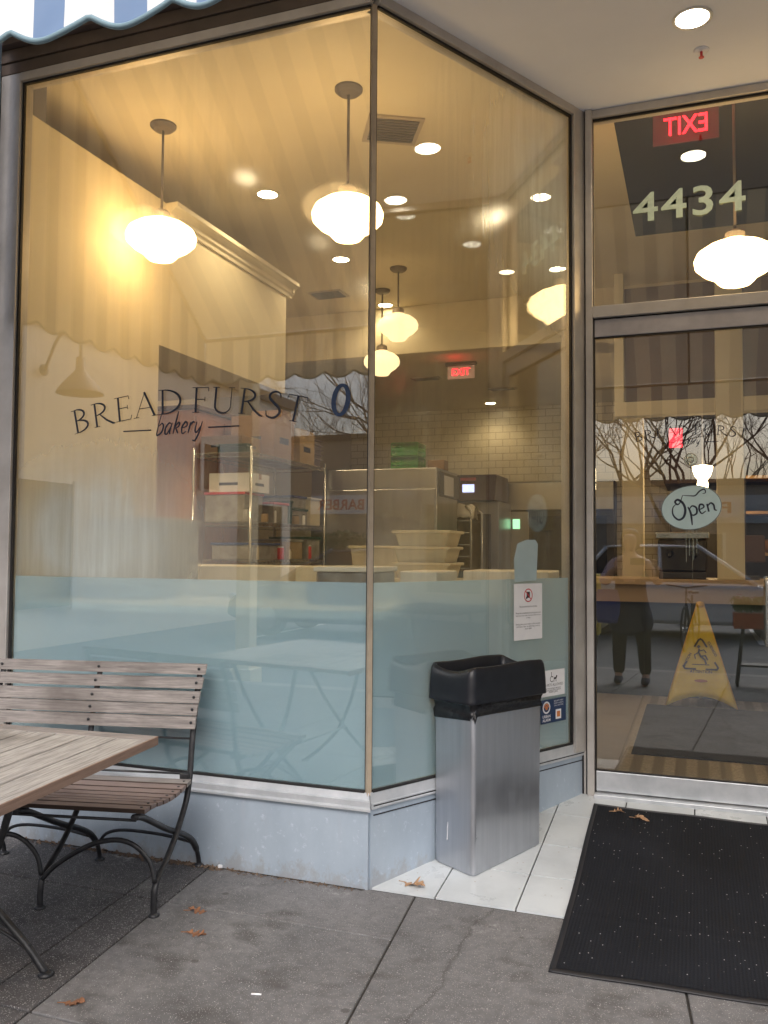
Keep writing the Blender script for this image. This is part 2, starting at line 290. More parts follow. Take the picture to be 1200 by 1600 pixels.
M_CANS = emit('soffit_downlight_lens', (1., .88, .68), 14.)
M_EXITL = emit('exit_red_letters', (1., .015, .03), 3.5)
M_EXITP = emit('exit_red_panel', (.025, .001, .002), 1.)
M_SCR = emit('lit_screen', (.55,.6,1.), 1.6)
M_SCR2 = emit('lit_green_screen', (.4,.9,.5), 1.4)
# ---------------------------------------------------------------- mesh helpers
class MB:
    def __init__(s): s.v = []; s.f = []; s.T = Matrix()
    def at(s, loc=(0,0,0), rz=0, rx=0, ry=0):
        s.T = Matrix.Translation(loc) @ Matrix.Rotation(rz,4,'Z') @ Matrix.Rotation(ry,4,'Y') @ Matrix.Rotation(rx,4,'X'); return s
    def add(s, vs, fs):
        o = len(s.v); s.v += [tuple(s.T @ Vector(q)) for q in vs]; s.f += [tuple(o+i for i in f) for f in fs]; return s
    def box(s, x0, x1, y0, y1, z0, z1):
        return s.add([(x0,y0,z0),(x1,y0,z0),(x1,y1,z0),(x0,y1,z0),(x0,y0,z1),(x1,y0,z1),(x1,y1,z1),(x0,y1,z1)],
                     [(0,3,2,1),(4,5,6,7),(0,1,5,4),(1,2,6,5),(2,3,7,6),(3,0,4,7)])
    def quad(s, a, b, c, d): return s.add([a,b,c,d], [(0,1,2,3)])
    def prism(s, poly, axis, a, b):   # poly of 2D points, extruded along axis from a to b
        def mk(p, h): return {'x':(h,p[0],p[1]), 'y':(p[0],h,p[1]), 'z':(p[0],p[1],h)}[axis]
        n = len(poly); return s.add([mk(p,a) for p in poly]+[mk(p,b) for p in poly], [tuple(range(n))[::-1], tuple(range(n,2*n))]+[(i,(i+1)%n,n+(i+1)%n,n+i) for i in range(n)])
    def tube(s, pts, r, n=8, flat=1.0, cap=True):
        pts = [Vector(p) for p in pts]; k = len(pts); vs = []; ref = None
        for i, p in enumerate(pts):
            d = (pts[min(i+1,k-1)]-pts[max(i-1,0)])
            if d.length < 1e-9: d = Vector((0,0,1))
            d.normalize()
            if ref is None: ref = d.orthogonal().normalized() if abs(d.x) > .99 else d.cross(Vector((1,0,0))).normalized()
            u = (ref - d*ref.dot(d)).normalized(); ref = u; q = d.cross(u)
            rr = r[i] if isinstance(r, (list, tuple)) else r
            for j in range(n):
                a = 2*pi*j/n; vs.append(p + u*(cos(a)*rr) + q*(sin(a)*rr*flat))
        fs = [(i*n+j, i*n+(j+1)%n, (i+1)*n+(j+1)%n, (i+1)*n+j) for i in range(k-1) for j in range(n)]
        if cap: fs += [tuple(range(n))[::-1], tuple((k-1)*n+j for j in range(n))]
        return s.add(vs, fs)
    def lathe(s, prof, n=24, cx=0, cy=0, a0=0.):
        vs = [(cx+r*cos(2*pi*j/n+a0), cy+r*sin(2*pi*j/n+a0), z) for r, z in prof for j in range(n)]; k = len(prof)
        fs = [(i*n+j, i*n+(j+1)%n, (i+1)*n+(j+1)%n, (i+1)*n+j) for i in range(k-1) for j in range(n)]
        fs += [tuple(range(n))[::-1], tuple((k-1)*n+j for j in range(n))]
        return s.add(vs, fs)
    def grid(s, fn, nu, nv):
        vs = [fn(i/nu, j/nv) for j in range(nv+1) for i in range(nu+1)]
        return s.add(vs, [(j*(nu+1)+i, j*(nu+1)+i+1, (j+1)*(nu+1)+i+1, (j+1)*(nu+1)+i) for j in range(nv) for i in range(nu)])
def obj(name, mb, m, parent=None, bev=0., smooth=False, label=None, kind=None, solid=0., auto=False):
    me = bpy.data.meshes.new(name); me.from_pydata(mb.v, [], mb.f); me.validate()
    b = bmesh.new(); b.from_mesh(me); bmesh.ops.recalc_face_normals(b, faces=b.faces); b.to_mesh(me); b.free()
    for x in (m if isinstance(m, list) else [m]): me.materials.append(x)
    o = bpy.data.objects.new(name, me); C.objects.link(o); o.parent = parent
    if smooth:
        for p in me.polygons: p.use_smooth = True
        if auto: me.set_sharp_from_angle(angle=radians(35))
    if solid: md = o.modifiers.new('solid', 'SOLIDIFY'); md.thickness = solid; md.offset = 0
    if bev: md = o.modifiers.new('bevel', 'BEVEL'); md.width = bev; md.segments = 2; md.limit_method = 'ANGLE'; md.angle_limit = radians(40)
    if label: o['label'] = label
    if kind: o['kind'] = kind
    return o
def thing(name, label, cat, loc=(0,0,0), rz=0, group=None):
    o = bpy.data.objects.new(name, None); C.objects.link(o); o.location = loc; o.rotation_euler = (0,0,rz)
    o.empty_display_size = .1; o['label'] = label; o['category'] = cat
    if group: o['group'] = group
    return o
def tag(o, label, cat, group=None, loc=None, rz=None):
    o['label'] = label; o['category'] = cat
    if group: o['group'] = group
    if loc is not None: o.location = loc
    if rz is not None: o.rotation_euler = (0,0,rz)
    return o
def dup(root, loc, rz=0, label=None, sc=None):
    def cp(o, par):
        c = o.copy(); C.objects.link(c); c.parent = par
        for ch in list(o.children): cp(ch, c)
        return c
    r = cp(root, None); r.location = loc; r.rotation_euler = (0,0,rz)
    if sc: r.scale = (sc,)*3
    if label: r['label'] = label
    return r
def struct(name, mb, m, **k): return obj(name, mb, m, kind='structure', **k)
DG = None
def text_mb(s, w, h=None, shear=0., bold=0., spacing=1.):
    """letters as a flat mesh in the XZ plane, lower left at 0,0, fitted to w x h"""
    cu = bpy.data.curves.new('t', 'FONT'); cu.body = s; cu.size = 1; cu.shear = shear; cu.offset = bold; cu.space_character = spacing; cu.resolution_u = 3
    o = bpy.data.objects.new('t', cu); C.objects.link(o); bpy.context.view_layer.update()
    me = bpy.data.meshes.new_from_object(o.evaluated_get(bpy.context.evaluated_depsgraph_get()))
    vs = [v.co.copy() for v in me.vertices]; fs = [tuple(p.vertices) for p in me.polygons]
    bpy.data.objects.remove(o); bpy.data.curves.remove(cu); bpy.data.meshes.remove(me)
    x0 = min(v.x for v in vs); x1 = max(v.x for v in vs); y0 = min(v.y for v in vs); y1 = max(v.y for v in vs)
    k = w/(x1-x0); kz = h/(y1-y0) if h else k
    return [((v.x-x0)*k, 0, (v.y-y0)*kz) for v in vs], fs
class Pl:
    """a wall plane: p(t, z, n) with t along it, n outward to the street"""
    def __init__(s, o, ang, flip=1):
        s.o = Vector(o); s.u = Vector((cos(ang), sin(ang), 0)); s.n = Vector((sin(ang), -cos(ang), 0))*flip; s.ang = ang
    def p(s, t, z, n=0.): q = s.o + s.u*t + s.n*n; return (q.x, q.y, z)
    def box(s, mb, t0, t1, n0, n1, z0, z1):
        c = [s.p(t,z,n) for z in (z0,z1) for t,n in ((t0,n0),(t1,n0),(t1,n1),(t0,n1))]
        return mb.add(c, [(0,3,2,1),(4,5,6,7),(0,1,5,4),(1,2,6,5),(2,3,7,6),(3,0,4,7)])
    def put(s, mb, vf, t, z, n): return mb.add([s.p(t+v[0], z+v[2], n-v[1]) for v in vf[0]], vf[1])
    def ribbon(s, mb, pts, wd, t, z, n, k=1., rot=0.):
        """stroke along 2D pts with widths wd in glyph units scaled by k"""
        P = [Vector((a[0]*cos(rot)-a[1]*sin(rot), a[0]*sin(rot)+a[1]*cos(rot)))*k for a in pts]; vs = []
        for i, q in enumerate(P):
            d = P[min(i+1,len(P)-1)]-P[max(i-1,0)]; d.normalize(); w_ = (wd[i] if isinstance(wd,(list,tuple)) else wd)*k/2; nn = Vector((-d.y, d.x))*w_
            vs += [s.p(t+q.x+nn.x, z+q.y+nn.y, n), s.p(t+q.x-nn.x, z+q.y-nn.y, n)]
        return mb.add(vs, [(2*i,2*i+1,2*i+3,2*i+2) for i in range(len(P)-1)])
def arc(cx, cy, rx, ry, a0, a1, n=14): return [(cx+rx*cos(radians(a0+(a1-a0)*i/n)), cy+ry*sin(radians(a0+(a1-a0)*i/n))) for i in range(n+1)]
def taper(n, a, b): return [a+(b-a)*sin(pi*i/(n-1)) for i in range(n)]
def spline(P, n=6):
    P = [Vector(p) for p in P]; Q = [P[0]]+P+[P[-1]]; out = []
    for i in range(1, len(Q)-2):
        for j in range(n):
            t = j/n; a,b,c,d = Q[i-1],Q[i],Q[i+1],Q[i+2]
            out.append(.5*((2*b)+(c-a)*t+(2*a-5*b+4*c-d)*t*t+(3*b-a-3*c+d)*t**3))
    out.append(P[-1]); return [tuple(q) for q in out]
# ---------------------------------------------------------------- plan numbers
TH = 1.0759; LB = 1.454; XC, YC = LB*cos(TH), LB*sin(TH)
SW = -.119; ZT, ZS, ZF, ZSOF = 3.487, .265, 1.095, 3.54
def tz(y): return SW*(1-y/YC)
PA = Pl((0,0,0), 0); PB = Pl((0,0,0), TH); PC = Pl((XC,YC,0), 0)
XR = 2.47   # the right hand splay mirrors the left one about the door
# ---------------------------------------------------------------- ground
mb = MB(); mb.box(-12, 14, -4.6, 0.02, SW-.3, SW-.007); struct('sidewalk_base', mb, M_JOINT)
def kx(c, y): return c - .10*(y+.4)
def slab(mb, a0, a1, y0, y1, g=.0038):
    T = [(kx(a0,y0)+g,y0+g),(kx(a1,y0)-g,y0+g),(kx(a1,y1)-g,y1-g),(kx(a0,y1)+g,y1-g)]
    mb.prism(T, 'z', SW-.05, SW)
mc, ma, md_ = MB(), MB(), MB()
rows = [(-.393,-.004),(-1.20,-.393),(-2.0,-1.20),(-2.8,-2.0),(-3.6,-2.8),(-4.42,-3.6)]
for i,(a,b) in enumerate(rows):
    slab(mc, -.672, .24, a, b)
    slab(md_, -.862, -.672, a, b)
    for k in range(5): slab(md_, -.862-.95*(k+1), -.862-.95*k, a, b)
for (a,b) in ((-1.6,-.004),(-2.9,-1.6),(-4.42,-2.9)):
    slab(ma, .24, 1.2, a, b)
    for k in range(6): slab(mc if k % 2 == 0 else ma, 1.2+.95*k, 1.2+.95*(k+1), a, b)
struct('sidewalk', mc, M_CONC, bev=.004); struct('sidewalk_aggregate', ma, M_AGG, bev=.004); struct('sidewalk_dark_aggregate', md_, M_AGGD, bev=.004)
mb = MB(); mb.box(-12, 14, -4.62, -4.44, SW-.3, SW-.004); struct('kerb', mb, mat('kerb_concrete', (.3,.29,.28), .8, 0, (.22,.21,.2), 3.), bev=.015)
mb = MB(); mb.quad((-150,-170,SW-.15),(150,-170,SW-.15),(150,60,SW-.15),(-150,60,SW-.15)); struct('road', mb, M_ASPH)
mb = MB()
for k in range(14): mb.box(-14+2.7*k, -13.9+2.7*k, -14, -9.5, SW-.15, SW-.146)
struct('road_markings', mb, M_LINE)
# vestibule tiles on the ramp up to the door
mt, mj = MB(), MB()
mj.add([(0,0,SW-.011),(XR,0,SW-.011),(XR-XC,YC,-.011),(XC,YC,-.011),(0,0,SW-.1),(XR,0,SW-.1),(XR-XC,YC,-.1),(XC,YC,-.1)], [(0,1,2,3),(0,1,5,4),(7,6,5,4)])
ys = [0.006, .302, .605, .955, 1.256, YC+.01]; xs0 = [-.04+.316*k for k in range(9)]
def xl(y): return y/math.tan(TH)+.006
def xr(y): return XR - xl(y)
for j in range(5):
    y0, y1 = ys[j]+.0035, ys[j+1]-.0035; off = -.0 if j % 2 == 0 else -.0
    for k in range(8):
        a, b = xs0[k]+off+.003, xs0[k+1]+off-.003
        P = [(a,y0),(b,y0),(b,y1),(a,y1)]
        for f in (lambda p: p[0]-xl(p[1]), lambda p: xr(p[1])-p[0]):    # clip to the splayed walls
            Q = []
            for q in range(len(P)):
                u, w_ = P[q], P[(q+1)%len(P)]; fu, fw = f(u), f(w_)
                if fu >= 0: Q.append(u)
                if fu*fw < 0: k_ = fu/(fu-fw); Q.append((u[0]+(w_[0]-u[0])*k_, u[1]+(w_[1]-u[1])*k_))
            P = Q
        if len(P) < 3: continue
        n_ = len(P)
        mt.add([(x,y,tz(y)) for x,y in P]+[(x,y,tz(y)-.008) for x,y in P], [tuple(range(n_))]+[(q,n_+q,n_+(q+1)%n_,(q+1)%n_) for q in range(n_)])
struct('vestibule_tile_floor', mt, M_WTILE); struct('vestibule_grout', mj, mat('grout', (.05,.05,.052), .9))
# ---------------------------------------------------------------- storefront building
B = thing('bakery_storefront', 'glass bakery storefront with aluminium frames, frosted lower panes and a splayed recessed entrance', 'storefront')
def gasket(pl, mb, t0, t1, z0, z1, n0=-.002, n1=.012, w=.014, lr=(1,1)):
    pl.box(mb, t0, t1, n0, n1, z1, z1+w); pl.box(mb, t0, t1, n0, n1, z0-w*.6, z0)
    if lr[0]: pl.box(mb, t0-w, t0, n0, n1, z0-w*.6, z1+w)
    if lr[1]: pl.box(mb, t1, t1+w*.8, n0, n1, z0-w*.6, z1+w)
def window(pl, t0, t1, ends, tag_=None, seed=1, am=.25, corner=(-1.4,1.3,.75,.5), film=True):
    """one big pane: t0..t1 clear glass; ends = (width of left frame, width of right frame)"""
    l, r = ends
    w_ = MB(); pl.box(w_, t0-.011, t1+.011, -.008, 0, ZS-.02, ZT+.01)
    W = obj('shop_window', w_, G_GLASS, B)
    g = MB(); gasket(pl, g, t0, t1, ZS, ZT, lr=ends); obj('gasket', g, M_RUBBER, W)
    f = MB()
    if l: pl.box(f, t0-l, t0-.011, -.06, .028, ZS-.05, ZSOF)
    if r: pl.box(f, t1+.009, t1+r, -.06, .028, ZS-.05, ZSOF)
    pl.box(f, t0-(.011 if l else .009), t1+.009, -.06, .03, ZT+.011, ZSOF)
    obj('frame', f, M_ALU, W, bev=.003)
    c = MB(); c.add([pl.p(t0,ZF,-.012),pl.p(t1,ZF,-.012),pl.p(t1,ZT,-.012),pl.p(t0,ZT,-.012)], [(0,1,2,3)])
    obj('condensation', c, condensation(seed, am, corner), W)
    if film:
        c = MB(); c.add([pl.p(t0,ZS,-.0115),pl.p(t1,ZS,-.0115),pl.p(t1,ZF-.001,-.0115),pl.p(t0,ZF-.001,-.0115)], [(0,1,2,3)]); obj('frosted_film', c, M_FROST, W)
    return W
WA = window(PA, -1.82, -.014, (.13, 0), seed=1, am=.30)
WB = window(PB, .014, 1.341, (0, .10), seed=5, am=.30, corner=(.62,3.0,.35,.8))
# corner strip
mb = MB(); mb.add([(-.012,-.004,ZS-.02),(.0,-.014,ZS-.02),(.011,.004,ZS-.02),(-.004,.012,ZS-.02),(-.012,-.004,ZT+.01),(.0,-.014,ZT+.01),(.011,.004,ZT+.01),(-.004,.012,ZT+.01)], [(0,1,5,4),(1,2,6,5),(2,3,7,6),(3,0,4,7),(4,5,6,7)])
obj('corner_strip', mb, M_TAN, B)
mb = MB(); mb.box(-.0155,-.0125,-.004,.003,ZS,ZT); mb.at((0,0,0), TH).box(.0125,.0155,-.003,.004,ZS,ZT); obj('corner_sealant', mb, M_RUBBER, B)
# sills and bulkheads
def mitre(pl, mb, t0, t1, e0, e1, prof):
    """moulding with profile of (n, z); e0/e1 = shift of the ends per metre of n so that corners mitre"""
    a = [pl.p(t0+e0*n, z, n) for n,z in prof]; b = [pl.p(t1+e1*n, z, n) for n,z in prof]; k = len(prof)
    mb.add(a+b, [tuple(range(k))[::-1], tuple(range(k,2*k))]+[(i,(i+1)%k,k+(i+1)%k,k+i) for i in range(k)])
tm = math.tan(TH/2)
sill = [(-.05,.258),(.010,.258),(.016,.232),(.030,.228),(.030,.206),(.040,.200),(.040,.192),(-.05,.192)]
sill2 = [(-.05,.258),(.010,.258),(.014,.214),(.018,.214),(.018,.192),(-.05,.192)]
mb = MB(); mitre(PA, mb, -1.95, 0, 0, tm, sill); obj('sill', mb, M_SILL, B)
mb = MB(); mitre(PB, mb, 0.002, LB, -tm*0.0, 0, sill2); PB.box(mb, .03, LB-.04, .018, .021, .196, .2005); obj('sill', mb, M_SILL, B)
mb = MB(); PB.box(mb, .012, LB, .0145, .0185, .2035, .2085); obj('sill_groove', mb, M_RUBBER, B)
mb = MB(); PA.box(mb, -1.95, .006, -.08, .018, SW-.1, .1915); obj('bulkhead', mb, M_BULK, B)
mb = MB(); PB.box(mb, .004, LB, -.08, .0075, SW-.1, .1915); obj('bulkhead', mb, M_BULK, B, label='shaded bulkhead panel of the splayed side')
mb = MB(); PB.box(mb, .02, LB, .0075, .0105, .164, .168); obj('bulkhead_seam', mb, M_RUBBER, B)
# left pilaster and headers
mb = MB(); mb.box(-2.5, -1.962, -.10, .3, SW-.1, 4.4); obj('pilaster', mb, mat('pilaster_metal', (.20,.19,.20), .5, .3, (.14,.13,.14), 3.), B, bev=.006)
mb = MB(); mb.box(-1.9615, -1.9505, -.05, .02, SW-.1, ZSOF); obj('pilaster_joint', mb, M_RUBBER, B)
mb = MB(); mb.box(-1.95, 4.45, -.030, .12, ZSOF+.001, ZSOF+.055); obj('header_trim', mb, M_BRONZE, B, bev=.003)
mb = MB(); mb.box(-1.95, 4.45, -.038, .12, ZSOF+.058, ZSOF+.12); obj('header_trim', mb, M_BRONZE, B, bev=.003)
mb = MB(); mb.box(-2.5, 5.0, -.075, .12, ZSOF+.123, 4.6); obj('header', mb, M_FASCIA, B)
mb = MB(); mb.box(-6, 8, .1, .5, 4.35, 5.6); obj('parapet_wall', mb, M_STUCCO, B)
mb = MB(); mb.add([(0,.0,ZSOF),(XR,.0,ZSOF),(XR-XC,YC,ZSOF),(XC,YC,ZSOF),(0,.0,ZSOF+.1),(XR,.0,ZSOF+.1),(XR-XC,YC,ZSOF+.1),(XC,YC,ZSOF+.1)], [(0,1,2,3),(0,1,5,4),(4,5,6,7),(1,2,6,5),(2,3,7,6),(3,0,4,7)])
obj('soffit', mb, M_SOFFIT, B)
# right hand mirror of the splay and a further window (only seen from the side and in reflections)
PB2 = Pl((XR-XC,YC,0), -TH); PA2 = Pl((XR,0,0), 0)
W3 = window(PB2, .113, LB-.014, (.10, 0), seed=8, am=.2, corner=(2.2,1.2,.3,.3))
W4 = window(PA2, .014, 1.82, (0, .13), seed=9, am=.2, corner=(4,1.2,.5,.5))
for pl, t0, t1 in ((PB2,0,LB),(PA2,0,1.95)):
    mb = MB(); pl.box(mb, t0, t1, -.08, .014, SW-.1, .1915); obj('bulkhead', mb, M_BULK, B)
    mb = MB(); pl.box(mb, t0, t1, -.05, .03, .1925, .258); obj('sill', mb, M_SILL, B)
mb = MB(); mb.box(4.432, 8, -.10, .3, SW-.1, 4.4); obj('side_wall', mb, M_STUCCO, B); mb = MB(); mb.box(-6, -2.502, -.10, .3, SW-.1, 4.4); obj('side_wall', mb, M_STUCCO, B)
# door frame, transom, door
XD0, XD1 = .0602+XC, 1.72
mb = MB()
mb.box(XC+.004, XC+.016, YC-.03, YC+.06, -.02, ZSOF-.001); mb.box(XC+.022, XD0-.002, YC-.045, YC+.06, -.02, ZSOF-.001)
mb.box(XD1, XR-XC-.004, YC-.045, YC+.06, -.02, ZSOF-.001)
obj('door_frame', mb, M_ALU, B, bev=.004)
mb = MB(); mb.box(XC-.004, XC+.004, YC-.028, YC+.03, -.02, ZSOF-.001); mb.box(XC+.016, XC+.022, YC-.03, YC+.03, -.02, ZSOF-.001); obj('frame_gap', mb, M_RUBBER, B)
mb = MB(); mb.box(XD0-.002, XD1, YC-.04, YC+.06, 2.436, 2.497); obj('transom_bar', mb, M_ALU, B, bev=.003)
mb = MB(); mb.box(XD0-.002, XD1, YC-.03, YC+.06, ZT+.011, ZSOF-.001); obj('transom_head', mb, M_ALU, B, bev=.003)
mb = MB(); mb.box(XD0-.002, XD1, YC-.075, YC+.1, -.012, .012); obj('threshold', mb, M_SILL, B, bev=.003)
tw = MB(); tw.box(XD0, XD1, YC, YC+.008, 2.49, ZT+.01); TW = obj('transom_window', tw, G_GLASS, B)
g = MB(); gasket(PC, g, XD0-XC, XD1-XC, 2.5, ZT); obj('gasket', g, M_RUBBER, TW)
D = MB(); D.box(XD0+.006, XD1-.006, YC-.004, YC+.004, .11, 2.345); D = obj('entrance_door', D, G_GLASS, B, label='glass entrance door with aluminium rails')
mb = MB(); mb.box(XD0+.004, XD1-.004, YC-.022, YC+.022, 2.338, 2.428); obj('top_rail', mb, mat('door_rail_aluminium', (.50,.48,.50), .4, .5, (.38,.36,.38), 5.), D, bev=.003)
mb = MB(); mb.box(XD0+.004, XD1-.004, YC-.022, YC+.022, .018, .118); obj('bottom_rail', mb, M_SILL, D, bev=.003)
mb = MB(); mb.box(XD0+.0005, XD0+.004, YC-.024, YC+.024, .012, 2.434); mb.box(XD0, XD1, YC-.02, YC+.02, 2.429, 2.4355); mb.box(XD0+.004, XD1, YC-.019, YC-.0005, 2.331, 2.3375); mb.box(XD0+.004, XD1, YC-.019, YC-.0005, .1185, .124); obj('door_gap', mb, M_RUBBER, D)
mb = MB(); mb.box(XD1-.06, XD1-.004, YC-.022, YC+.022, .1185, 2.3375); obj('stile', mb, M_ALU, D, bev=.003)
mb = MB(); mb.tube(spline([(1.56,YC-.01,1.09),(1.56,YC-.055,1.10),(1.56,YC-.062,1.05),(1.56,YC-.062,.95),(1.56,YC-.062,.84),(1.56,YC-.055,.79),(1.56,YC-.01,.80)]), .012, 12); obj('pull_handle', mb, M_CHROME, D, smooth=True)
# street number on the transom
mb = MB(); PC.put(mb, text_mb('4434', .537, .152, bold=.014, spacing=1.1), .950-XC, 2.922, .003); obj('street_number', mb, M_NUM, TW, label='pale green numerals 4434')
# ---- lettering
def glyph(c):
    K, k = .095, .032; S = []
    def st(x, y0=0, y1=1, w=K): S.append(([(x,y0),(x,y1)], w))
    def sf(x, y, h=.11, w=.026): S.append(([(x-h,y),(x+h,y)], w))
    if c == 'B': st(.14); sf(.12,.012,.12); sf(.12,.988,.12); S.append((arc(.14,.76,.34,.235,90,-90), taper(15,k,K))); S.append((arc(.14,.27,.42,.255,90,-90), taper(15,k,K*1.05))); a=.62
    if c == 'R': st(.14); sf(.14,.012); sf(.12,.988,.12); S.append((arc(.14,.74,.37,.25,90,-90), taper(15,k,K))); S.append(([(.30,.49),(.52,.2),(.74,.01),(.82,-.01)], [.05,.08,.085,.04])); a=.74
    if c == 'E': st(.14); sf(.12,.012,.12); sf(.12,.988,.12); [S.append(([(.1,y),(x,y)], k)) for y,x in ((.985,.52),(.53,.46),(.015,.55))]; S.append(([(.52,1.),(.535,.84)], .03)); S.append(([(.46,.62),(.46,.44)], .028)); S.append(([(.54,0),(.59,.18)], .03)); a=.58
    if c == 'A': S.append(([(.06,0),(.40,1.02)], k)); S.append(([(.38,1.02),(.72,0)], K)); S.append(([(.18,.36),(.58,.36)], k)); sf(.06,.012,.1); sf(.73,.012,.12); a=.76
    if c == 'D': st(.14); sf(.12,.012,.12); sf(.12,.988,.12); S.append((arc(.14,.5,.62,.485,90,-90,20), taper(21,k,K*1.1))); a=.82
    if c == 'F': st(.14); sf(.14,.012,.12); sf(.12,.988,.12); [S.append(([(.1,y),(x,y)], k)) for y,x in ((.985,.54),(.52,.44))]; S.append(([(.54,1.),(.56,.83)], .03)); S.append(([(.44,.61),(.44,.43)], .028)); a=.52
    if c == 'U': st(.16,.28,1,K); S.append((arc(.42,.28,.26,.29,180,360,16), [K-(K-k)*i/16 for i in range(17)])); st(.68,.28,1,k); sf(.16,.988,.11); sf(.68,.988,.1); a=.82
    if c == 'S': S.append((spline([(.47,.78),(.42,.95),(.27,1.0),(.13,.9),(.12,.74),(.27,.57),(.44,.42),(.50,.24),(.40,.05),(.25,-.01),(.10,.06),(.06,.24)]), taper(67,k,K*1.15))); a=.54
    if c == 'T': st(.32); sf(.32,.012,.12); S.append(([(.03,.985),(.61,.985)], k)); S.append(([(.03,1.),(.0,.82)], .03)); S.append(([(.61,1.),(.64,.82)], .03)); a=.62
    if c == ' ': a=.12
    return S, a
def word_arc(pl, mb, text, tc, z0, width, cap, sag, n, track=.10):
    adv = [glyph(c)[1]+track for c in text]; tot = sum(adv); xs = width/(tot*cap); R = (width*width/4+sag*sag)/(2*sag); x = 0
    for c, a in zip(text, adv):
        xm = (x+a/2)/tot*width-width/2; th = math.asin(xm/R); S, g = glyph(c)
        bx, bz = R*sin(th), R*cos(th)-R
        for pts, wd in S:
            P = [((p[0]-g/2)*xs, p[1]) for p in pts]; n += .00006
            pl.ribbon(mb, P, wd, tc+bx, z0+bz, n, cap, -th)
        x += a
def bakery_word(pl, mb, tc, z0, h, n):
    """small slanted calligraphic word; h = x-height, letters stepped by hand"""
    G = {'b': ([[(.15,2.0),(.05,.1),(.3,0),(.55,.25),(.6,.75),(.4,1.),(.15,.75)]], .8), 'a': ([[(.6,.9),(.35,1.),(.08,.6),(.12,.1),(.35,.05),(.6,.7)],[(.68,1.),(.58,.2),(.7,0)]], .9),
         'k': ([[(.2,2.),(.08,0)],[(.12,.5),(.35,.95),(.55,.95),(.5,.65),(.2,.5)],[(.25,.5),(.6,.02)]], .8), 'e': ([[(.12,.5),(.55,.65),(.5,.95),(.3,1.),(.08,.5),(.25,0),(.6,.2)]], .75),
         'r': ([[(.15,1.),(.08,0)],[(.12,.6),(.35,.98),(.55,.92)]], .65), 'y': ([[(.12,1.),(.1,.3),(.3,.05),(.6,.6)],[(.68,1.),(.55,0),(.3,-.65),(.0,-.6)]], .85)}
    tot = sum(G[c][1] for c in 'bakery'); x = -tot/2
    for c in 'bakery':
        for P in G[c][0]:
            Q = spline(P, 5); n += .00006
            pl.ribbon(mb, [(x+a+b*.22, b) for a,b in Q], taper(len(Q), .07, .17), tc, z0, n, h)
        x += G[c][1]
mb = MB(); word_arc(PA, mb, 'BREAD FURST', -.895, 1.829, 1.19, .112, .075, .0012); obj('shop_name_lettering', mb, M_NAVY, WA)
mb = MB(); bakery_word(PA, mb, -.915, 1.738, .050, .0012); PA.box(mb, -1.21, -1.06, .001, .0012, 1.757, 1.763); PA.box(mb, -.765, -.61, .001, .0012, 1.757, 1.763)
obj('small_lettering', mb, M_NAVY, WA)
mb = MB(); o_ = arc(0,0,.032,.062,0,360,28)
PA.ribbon(mb, o_, [.014+.008*abs(cos(2*pi*i/28)) for i in range(29)], -.135, 1.847, .0012, 1., -.14); obj('oval_emblem', mb, mat('blue_emblem', (.03,.06,.14), .5), WA)
mb = MB(); word_arc(PC, mb, 'BREAD FURST', 1.215-XC, 1.815, .53, .048, .03, .0052); bakery_word(PC, mb, 1.215-XC, 1.768, .020, .0052)
PC.box(mb, 1.08-XC, 1.145-XC, .0051, .0054, 1.775, 1.778); PC.box(mb, 1.285-XC, 1.35-XC, .0051, .0054, 1.775, 1.778); obj('shop_name_lettering', mb, M_NAVY, D)
# awning
AW = thing('striped_awning', 'blue and white striped canvas awning with a scalloped valance over the shop windows', 'awning')
AX0, AX1, AY, AZ1, AZ0 = -1.90, 4.4, -1.77, 2.40, 2.66
def canopy_z(y): return AZ0 + (4.12-AZ0)*((y-AY)/(-.08-AY))
mb = MB(); mb.grid(lambda u,v: (AX0+(AX1-AX0)*u, AY+(-.08-AY)*v, canopy_z(AY+(-.08-AY)*v)-.02*sin(pi*v)), 60, 8); obj('canopy', mb, awning_mat('awning_canvas', True, True), AW, smooth=True)
def scal(x): return .038*abs(sin(pi*(x+.19)/.205))**1.0
def val(u, v):
    x = AX0+(AX1-AX0)*u; z1 = 2.378-scal(x); z = AZ0+(z1-AZ0)*v; return (x, AY-.006+.010*sin(x*9)*v+.006*sin(x*31)*v, z)
mb = MB(); mb.grid(val, 640, 4); V_ = obj('valance', mb, awning_mat('valance_canvas'), AW, smooth=True)
mb = MB(); pts = [val(i/640, 1.) for i in range(0, 641, 1)]; mb.tube(pts, .0065, 6); obj('piping', mb, mat('grey_blue_piping', (.18,.27,.31), .8), V_, smooth=True)
def sval(u, v):
    y = AY+(-.08-AY)*u; z1 = 2.378-scal(y); z = canopy_z(y)+(z1-canopy_z(y))*v; return (AX0+.004*sin(y*20)*v, y, z)
mb = MB(); mb.grid(sval, 160, 4); o = obj('side_valance', mb, awning_mat('side_canvas', False), AW, smooth=True)
mb = MB(); mb.tube([sval(i/160, 1.) for i in range(161)], .0065, 6); obj('piping', mb, bpy.data.materials['grey_blue_piping'], o, smooth=True)
mb = MB(); mb.tube([(AX0+.02,AY+.012,AZ0-.02),(AX1-.02,AY+.012,AZ0-.02)], .012); [mb.tube([(x,AY+.012,AZ0-.03),(x,-.1,3.98)], .01) for x in (AX0+.02, 1.2, AX1-.02)]
obj('awning_frame', mb, mat('grey_steel_tube', (.4,.4,.4), .5, .6), AW, smooth=True)
